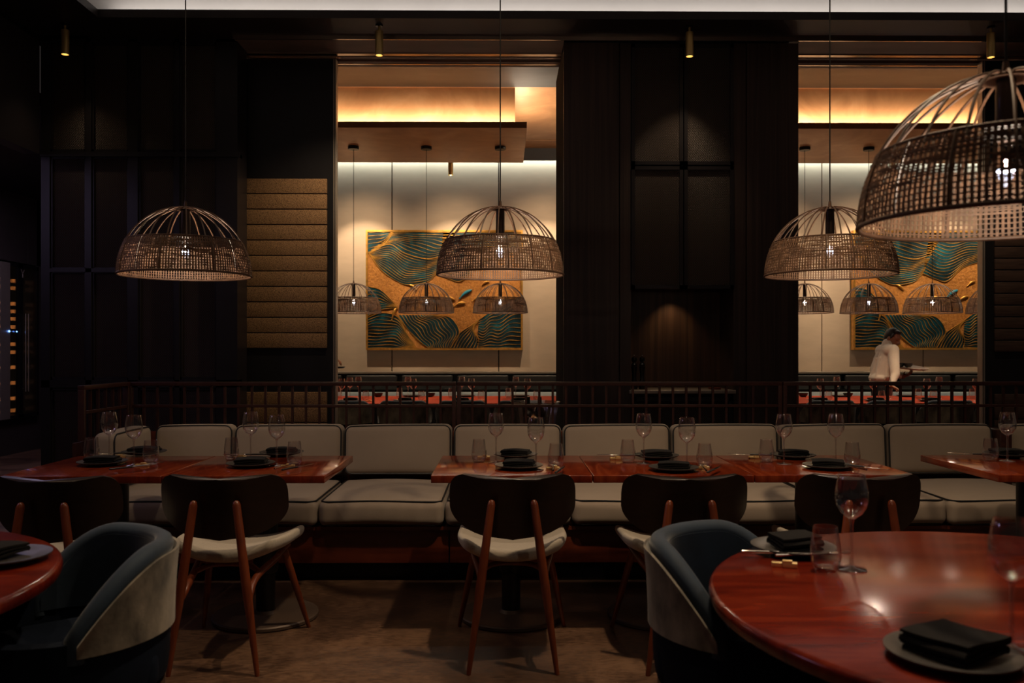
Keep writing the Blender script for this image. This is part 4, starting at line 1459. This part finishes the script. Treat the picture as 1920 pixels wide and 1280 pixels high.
# ------------------------------------------------------------------ people
def blob(parts, voxel, name, mat_, parent, smooth_it=4):
    """union of tapered capsules and ellipsoids as one continuous surface"""
    m = MB()
    for p in parts:
        if p[0] == 'c':       # chain of (point, radius)
            pts = p[1]
            for (a, ra), (b, rb) in zip(pts[:-1], pts[1:]):
                a = Vector(a); b = Vector(b); d = b - a
                L = d.length
                if L < 1e-5:
                    continue
                dn = d / L
                st = [(-ra * math.cos(k), ra * math.sin(k)) for k in (.15, .5, .9, 1.3)] + [(0, ra), (L * .5, (ra + rb) / 2), (L, rb)] + [(L + rb * math.cos(k), rb * math.sin(k)) for k in (1.3, .9, .5, .15)]
                m.tube([a + dn * t_ for t_, _ in st], [q for _, q in st], 14)
        else:                 # ellipsoid centre, radii, optional rotation
            st_ = len(m.v)
            m.sphere((0, 0, 0), 1, 22, 14)
            R = p[3] if len(p) > 3 else Matrix.Identity(3)
            S = Matrix.Diagonal(Vector(p[2])).to_4x4()
            m.xf(st_, Matrix.Translation(p[1]) @ R.to_4x4() @ S)
    o = m.build(name, mat_, None)
    md = o.modifiers.new('r', 'REMESH'); md.mode = 'VOXEL'; md.voxel_size = voxel; md.use_smooth_shade = True
    ms = o.modifiers.new('s', 'SMOOTH'); ms.iterations = smooth_it; ms.factor = .5
    dg = bpy.context.evaluated_depsgraph_get(); dg.update()
    me = bpy.data.meshes.new_from_object(o.evaluated_get(dg))
    old = o.data
    o.modifiers.clear(); o.data = me
    if not me.materials:
        me.materials.append(mat_)
    me.polygons.foreach_set('use_smooth', [True] * len(me.polygons))
    bpy.data.meshes.remove(old)
    o.parent = parent
    return o

def hand_parts(wrist, direction, palm_n, side, curl=.5, size=1.0):
    """palm and five bent fingers; direction = where fingers point, palm_n = palm normal, side = thumb side vector sign"""
    D = Vector(direction).normalized(); Nn = Vector(palm_n); Nn = (Nn - D * Nn.dot(D)).normalized()
    S = D.cross(Nn).normalized() * side
    w = Vector(wrist); k = size
    out = []
    c = w + D * .05 * k
    R = Matrix((S, D, Nn)).transposed()
    out.append(('e', c, (.040 * k, .052 * k, .015 * k), R))
    for i, (off, L) in enumerate(((.030, .072), (.011, .08), (-.009, .075), (-.028, .058))):
        b = w + D * .088 * k + S * off * k
        a1 = curl * (.5 + .1 * i); a2 = a1 + curl * .9; a3 = a2 + curl * .7
        p0 = b
        dirs = [D * math.cos(a) + Nn * math.sin(a) for a in (a1, a2, a3)]
        p1 = p0 + dirs[0] * L * .46 * k; p2 = p1 + dirs[1] * L * .32 * k; p3 = p2 + dirs[2] * L * .24 * k
        out.append(('c', [(p0 - D * .03 * k, .0098 * k), (p0, .0098 * k), (p1, .0088 * k), (p2, .008 * k), (p3, .0072 * k)]))
    b = w + D * .025 * k + S * .030 * k
    p1 = b + (S * .75 + D * .6 + Nn * .25).normalized() * .034 * k
    p2 = p1 + (S * .25 + D * .85 + Nn * .45).normalized() * .028 * k
    p3 = p2 + (D * .85 + Nn * .55).normalized() * .022 * k
    out.append(('c', [(b, .013 * k), (p1, .0112 * k), (p2, .0098 * k), (p3, .008 * k)]))
    return out

def waiter(label, base, yaw, head_fwd, rh, lh, r_dir, l_dir, r_n, l_n, r_el, l_el, lean):
    """local frame: figure faces +X, its right side is -Y (towards the camera)"""
    t = thing('person', label, 'person', base, yaw)
    sh = Vector((.05 * lean + .02, 0, 1.335)); hip = Vector((0, 0, .89))
    shR = Vector((sh.x + .01, -.165, 1.315)); shL = Vector((sh.x + .03, .165, 1.315))
    hd = Vector((sh.x + head_fwd, -.01, 1.472))
    tilt = Matrix.Rotation(math.radians(24), 3, 'Y') @ Matrix.Rotation(math.radians(0), 3, 'X')
    turn = Matrix.Rotation(math.radians(-52), 3, 'Z')
    RT = turn @ tilt
    def hp(x, y, z):
        return hd + RT @ Vector((x, y, z))
    parts = []
    parts.append(('e', hd, (.092, .074, .108), RT))                     # skull
    parts.append(('e', hp(.028, 0, -.052), (.062, .056, .072), RT))      # face
    parts.append(('e', hp(.058, 0, -.098), (.026, .026, .022), RT))      # chin
    parts.append(('c', [(hp(.086, 0, .0), .010), (hp(.108, 0, -.036), .0145)]))       # nose
    parts.append(('e', hp(.10, .014, -.040), (.012, .010, .009), RT)); parts.append(('e', hp(.10, -.014, -.040), (.012, .010, .009), RT))
    parts.append(('c', [(hp(.086, -.016, -.066), .0075), (hp(.093, 0, -.065), .0085), (hp(.086, .016, -.066), .0075)]))   # lips
    parts.append(('c', [(hp(.076, -.042, .020), .0085), (hp(.088, -.012, .018), .009)])); parts.append(('c', [(hp(.076, .042, .020), .0085), (hp(.088, .012, .018), .009)]))  # brows
    for s in (-1, 1):
        parts.append(('e', hp(-.008, s * .078, -.02), (.018, .010, .032), RT))          # ears
        parts.append(('e', hp(.052, s * .04, -.042), (.024, .016, .02), RT))
    parts.append(('c', [(hp(-.03, 0, -.07), .052), (sh + Vector((.0, 0, .03)), .056)]))
    # torso and legs under the clothes
    parts.append(('c', [(sh + Vector((0, -.08, -.04)), .066), (sh + Vector((0, .08, -.04)), .066)]))
    parts.append(('c', [(sh + Vector((0, 0, -.1)), .095), ((hip + sh) / 2, .09), (hip, .10)]))
    for s in (-1, 1):
        parts.append(('c', [(hip + Vector((0, s * .085, -.03)), .082), (Vector((.02, s * .095, .49)), .056), (Vector((-.02, s * .10, .09)), .038)]))
    R_el, L_el = Vector(r_el), Vector(l_el)
    rw, lw = Vector(rh), Vector(lh)
    for s_, e_, w_ in ((shR, R_el, rw), (shL, L_el, lw)):
        parts.append(('c', [(s_, .046), (e_, .036), (w_, .026)]))
    parts += hand_parts(rw, r_dir, r_n, 1, .55)
    parts += hand_parts(lw, l_dir, l_n, -1, .45)
    blob(parts, .0065, 'body', M['skin'], t, 3)
    # hair cap, swept, with sideburn line
    hr = [('e', hp(-.020, 0, .026), (.092, .080, .096), RT), ('e', hp(.035, 0, .088), (.045, .055, .026), RT), ('e', hp(-.055, 0, -.01), (.055, .068, .075), RT)]
    for s in (-1, 1):
        hr.append(('c', [(hp(.03, s * .066, .05), .018), (hp(.012, s * .076, -.004), .008)]))
    hair = blob(hr, .006, 'hair', M['hair'], t, 2)
    # keep the face clear : cut hair forward of the hairline
    inv = RT.inverted()
    import bmesh
    bm = bmesh.new(); bm.from_mesh(hair.data)
    kill = []
    for v in bm.verts:
        q = inv @ (Vector(v.co) - hd)
        if (q.x > .045 and q.z < .048 + .3 * abs(q.y)) or (q.z < -.07):
            kill.append(v)
    bmesh.ops.delete(bm, geom=kill, context='VERTS')
    bm.to_mesh(hair.data); bm.free()
    for s in (-1, 1):
        MB().sphere(hp(.076, s * .030, -.004), .0105, 12, 8, (1, 1, .7)).build('eye', M['hair'], t)
    # shirt : loose, collar, placket, sleeves to the wrist
    mid = (hip + sh) / 2
    spx = [('c', [(sh + Vector((-.005, -.115, -.035)), .088), (sh + Vector((-.005, .115, -.035)), .088)]),
           ('c', [(sh + Vector((0, -.05, -.10)), .112), (mid + Vector((.0, -.05, 0)), .116), (hip + Vector((.01, -.045, .05)), .118)]),
           ('c', [(sh + Vector((0, .05, -.10)), .112), (mid + Vector((.0, .05, 0)), .116), (hip + Vector((.01, .045, .05)), .118)]),
           ('e', hip + Vector((0, 0, .07)), (.145, .175, .08)),
           ('c', [(sh + Vector((.005, 0, .02)), .074), (sh + Vector((.01, 0, .055)), .068)])]
    rng = random.Random(9)
    for s_, e_, w_ in ((shR, R_el, rw), (shL, L_el, lw)):
        d1 = (e_ - s_); d2 = (w_ - e_)
        spx.append(('c', [(s_, .070), (s_ + d1 * .5, .063), (e_, .054), (e_ + d2 * .35, .045), (e_ + d2 * .62, .040), (e_ + d2 * .90, .036)]))
        for q in range(3):
            c = e_ + d2 * (.1 + .25 * q)
            n_ = Vector((rng.uniform(-1, 1), rng.uniform(-1, 1), rng.uniform(-1, 1))).cross(d2).normalized()
            spx.append(('c', [(c + n_ * .034, .014), (c - n_ * .02 + d2 * .05, .014)]))
    for q in range(7):
        a = rng.uniform(0, 2 * PI)
        p_ = Vector((.104 * math.cos(a), .148 * math.sin(a), 0))
        spx.append(('c', [(mid + p_ + Vector((0, 0, .10)), .012), (hip + p_ * 1.1 + Vector((0, 0, .08)), .022)]))
    spx.append(('c', [(sh + Vector((.075, -.03, .03)), .012), (mid + Vector((.118, -.03, .0)), .012), (hip + Vector((.122, -.03, .06)), .012)]))
    blob(spx, .010, 'shirt', M['shirt'], t, 3)
    tr = [('e', hip + Vector((0, 0, -.02)), (.13, .165, .11))]
    for s in (-1, 1):
        tr.append(('c', [(hip + Vector((0, s * .085, -.04)), .094), (Vector((.02, s * .095, .49)), .075), (Vector((-.02, s * .10, .06)), .062)]))
    blob(tr, .014, 'trousers', M['trousers'], t, 2)
    for s in (-1, 1):
        MB().rbox(.03, s * .10, .04, .135, .045, .04, .035, 5, 3, fn=lambda x, y, z: (x, y * (1 - .25 * (x / .14) ** 2), z * (1 - .35 * max(0, x / .14)))).build('shoe', M['shoe'], t)
    return t
# waiter 1 : behind the long table, reaching onto it with the near hand, tray on the far hand
by = 10.80
wx = PX(1652, by)
hx_ = PX(1676, 10.40) - wx; hz_ = PZ(738, PX(1676, 10.4), 10.4)
traycx = PX(1706, by + .10) - wx; trayz = PZ(690, wx + traycx, by + .1)
waiter('man in a cream shirt leaning over the long table, tray in hand', (wx, by, 0), 0, .075,
       (hx_, 10.47 - by, hz_ + .095), (traycx - .10, .07, trayz - .112), (.62, -.45, -.42), (.85, .15, .35), (-.1, -.1, -1), (0, 0, 1),
       (.055, -.27, 1.01), (.02, .25, 1.06), 1)
t = thing('serving_tray', 'round pale serving tray balanced on the waiter hand', 'tray', (wx + traycx, by + .10, trayz))
t.rotation_euler = (math.radians(7), math.radians(3), 0)
MB().lathe([(0, 0), (.20, 0), (.218, .012), (.222, .018), (.216, .018), (.20, .008), (0, .008)], 48).build('dish', M['tray'], t)
for dx, dy, lab in ((-.16, -.03, 'small black bowl on the waiter tray, nearest his shirt'), (-.10, .05, 'small black bowl on the waiter tray, behind the other two'), (-.045, -.05, 'small black bowl on the waiter tray, nearest the empty half')):
    place('bowl', None, (wx + traycx + dx, by + .10 + dy, trayz + .011 - dx * .05), 0, lab, 'bowls on the tray')
# waiter 2 : hidden behind the sliding door but for a hand on a tray
w2x = PX(560, by)
hx2 = PX(629, 10.6) - w2x; hz2 = PZ(681, PX(634, 10.6), 10.6)
waiter('person behind the sliding door, only a hand over a black tray shows', (w2x, by, 0), 0, .05,
       (hx2 - .055, 10.6 - by, hz2 + .07), (hx2 - .15, .02, hz2 - .17), (.86, .1, -.3), (.85, -.3, .3), (0, 0, -1), (0, 0, 1),
       (.20, -.30, 1.16), (.08, .27, 1.02), 0)
tray2 = thing('serving_tray', 'black serving tray whose rim pokes out from behind the sliding door', 'tray', (PX(646, 10.62) - .19, 10.66, hz2 - .062))
MB().lathe([(0, 0), (.17, 0), (.188, .014), (.19, .02), (.184, .02), (.17, .009), (0, .009)], 40).build('dish', M['bowl'], tray2)

# ------------------------------------------------------------------ LIGHTS
def light(kind, name, loc, energy, color, rot=None, target=None, **kw):
    d = bpy.data.lights.new(name, kind)
    d.energy = energy; d.color = color
    for k, v in kw.items():
        setattr(d, k, v)
    o = bpy.data.objects.new(name, d)
    COL.objects.link(o)
    o.location = loc
    if target is not None:
        o.rotation_euler = (Vector(target) - Vector(loc)).to_track_quat('-Z', 'Y').to_euler()
    elif rot:
        o.rotation_euler = rot
    return o
WARM = (1.0, .66, .36)
WARM2 = (1.0, .74, .47)
NEUT = (1.0, .90, .82)
COOLW = (.86, 1.0, .93)
# cove behind the tray lip (faces up and back)
light('AREA', 'cove_light_back', (2.9, 6.50, ZC + .075), 13, NEUT, target=(2.9, 6.56, 5), shape='RECTANGLE', size=11.8, size_y=.06)
light('AREA', 'cove_light_side', (XT - .12, 2.5, ZC + .075), 6, NEUT, target=(XT - .18, 2.5, 5), shape='RECTANGLE', size=.06, size_y=7.6)
# inner room : wall washer line, raft coves, picture spots
light('AREA', 'wall_wash_line', (2.9, 12.37, 4.10), 31, COOLW, target=(2.9, 12.44, 3.75), shape='RECTANGLE', size=13, size_y=.05)
COVE = (1.0, .82, .60)
def raft_cove(x0, x1):
    light('AREA', 'raft_cove_light', ((x0 + x1) / 2, 8.97 + .19, zpan + .085), 6.4 * (x1 - x0), COVE, target=((x0 + x1) / 2, 8.97 + .36, zpan + .14), shape='RECTANGLE', size=(x1 - x0) - .1, size_y=.04, spread=math.radians(120))
raft_cove(-3.5, rx1)
raft_cove(rx0b, 8.5)
light('AREA', 'raft_end_light', (rx1 - .05, 9.9, zpan + .08), 12, COVE, target=(rx1 + .5, 9.9, zpan + 1.0), shape='RECTANGLE', size=1.4, size_y=.05)
light('AREA', 'raft_end_light', (rx0b + .05, 9.9, zpan + .08), 7, COVE, target=(rx0b - .5, 9.9, zpan + 1.0), shape='RECTANGLE', size=1.4, size_y=.05)
for x in SPX_IN:
    light('SPOT', 'picture_spot', (x, 11.4, Z_IN - .54), 82, WARM2, target=(x, YB, 2.3), spot_size=math.radians(62), spot_blend=.55, shadow_soft_size=.02)
for x in SPX_IN:
    light('SPOT', 'picture_spot_spill', (x, 11.4, Z_IN - .54), 32, WARM2, target=(x, YB, 2.6), spot_size=math.radians(96), spot_blend=1.0, shadow_soft_size=.03)
# inner room downlights on the long tables
for x in (-2.0, -1.0, 0.0, 3.2, 4.3, 5.4):
    light('SPOT', 'table_downlight', (x, 9.75, zpan - .02), 120, WARM2, target=(x, 9.75, 0), spot_size=math.radians(52), spot_blend=.5, shadow_soft_size=.05)
# pendants : weak clear bulbs
for i, p in enumerate(lamps_xyz):
    light('POINT', 'lamp_bulb', (p[0], p[1], p[2] + .118), (5.5, 5.5, 3.5, 6.0)[i] if i < 4 else 3.0, (1.0, .78, .58), shadow_soft_size=.012)
# front ceiling downlights and added fill spots (in the raised tray, out of frame)
def down(x, y, e, size, blend=.5, z=4.42, target=None, col=WARM2, soft=.065):
    light('SPOT', 'downlight_and_fill', (x, y, z), e, col, target=target or (x, y, 0), spot_size=math.radians(size), spot_blend=blend, shadow_soft_size=soft)
down(.90, 2.93, 230, 84, .7)
for x in (-2.1, -1.35, -.6, .15, .9, 1.65, 2.4, 3.15, 3.9):
    down(x, 3.15, 42, 27, 1.0, target=(x, 5.5, .55))  # unseen spot row added to brighten the banquette cushions
down(-2.1, 3.0, 85, 60, .8)
down(3.4, 3.0, 60, 74, .7)
# added unseen spots, coned to brighten only the front tub chairs and round table
down(-.25, 1.1, 34, 27, .7, target=(-1.05, 2.15, .7))
down(-.05, 1.1, 34, 26, .7, target=(.50, 2.15, .7))
down(1.5, 1.3, 18, 34, .8, target=(1.35, 1.9, .75))
for i, x in enumerate((122, 711, 1293, 1858)):
    X = PX(x, 6.5)
    light('SPOT', 'soffit_spot', (X, 6.5, ZC - .235), (3, 58, 12, 30)[i], WARM2, target=(X + (.0, -.75, 0, .6)[i], (6.55, 6.8, 6.72, 6.8)[i], 1.9), spot_size=math.radians((100, 80, 76, 80)[i]), spot_blend=1.0, shadow_soft_size=.02)
# niche downlight under the mesh doors
light('SPOT', 'niche_light', (PX(1262, YS + .3), YS + .3, zn1 + .01), 2.0, WARM, target=(PX(1262, YS + .4), YS + .42, zn0), spot_size=math.radians(95), spot_blend=.8, shadow_soft_size=.015)
# violet lamp spill from the aisle
light('AREA', 'aisle_light', (-5.0, 8.5, 3.25), 14, (.80, .66, 1.0), target=(-5.0, 8.5, 0), shape='RECTANGLE', size=1.2, size_y=3.0)
light('AREA', 'aisle_front_light', (-4.9, 3.6, 3.2), 8, (.76, .58, 1.0), target=(-2.6, 4.4, 0), shape='RECTANGLE', size=1.0, size_y=1.5)
# inside the wine cooler
light('AREA', 'cooler_light', (XW - .03, 11.03, 1.4), 3.5, (1.0, .72, .45), target=(XW - 1, 11.03, 1.4), shape='RECTANGLE', size=.02, size_y=1.9)
light('AREA', 'cooler_light', (XW - .03, 10.68, 1.4), 2.0, (1.0, .72, .45), target=(XW - 1, 10.9, 1.4), shape='RECTANGLE', size=.02, size_y=1.9)

w = bpy.data.worlds.new('world'); sc.world = w
w.use_nodes = True
w.node_tree.nodes['Background'].inputs[0].default_value = (.9, .75, .7, 1)
w.node_tree.nodes['Background'].inputs[1].default_value = .012

sc.view_settings.view_transform = 'Standard'
sc.view_settings.look = 'None'
sc.view_settings.gamma = 1
sc.view_settings.use_curve_mapping = False
sc.view_settings.exposure = 0.38
cy_ = sc.cycles
cy_.use_denoising = True
cy_.max_bounces = 8
cy_.diffuse_bounces = 3
cy_.glossy_bounces = 4
cy_.transmission_bounces = 4
cy_.transparent_max_bounces = 24
cy_.caustics_reflective = False
cy_.caustics_refractive = False
cy_.sample_clamp_indirect = 4.0
cy_.sample_clamp_direct = 0.0
cy_.use_light_tree = True
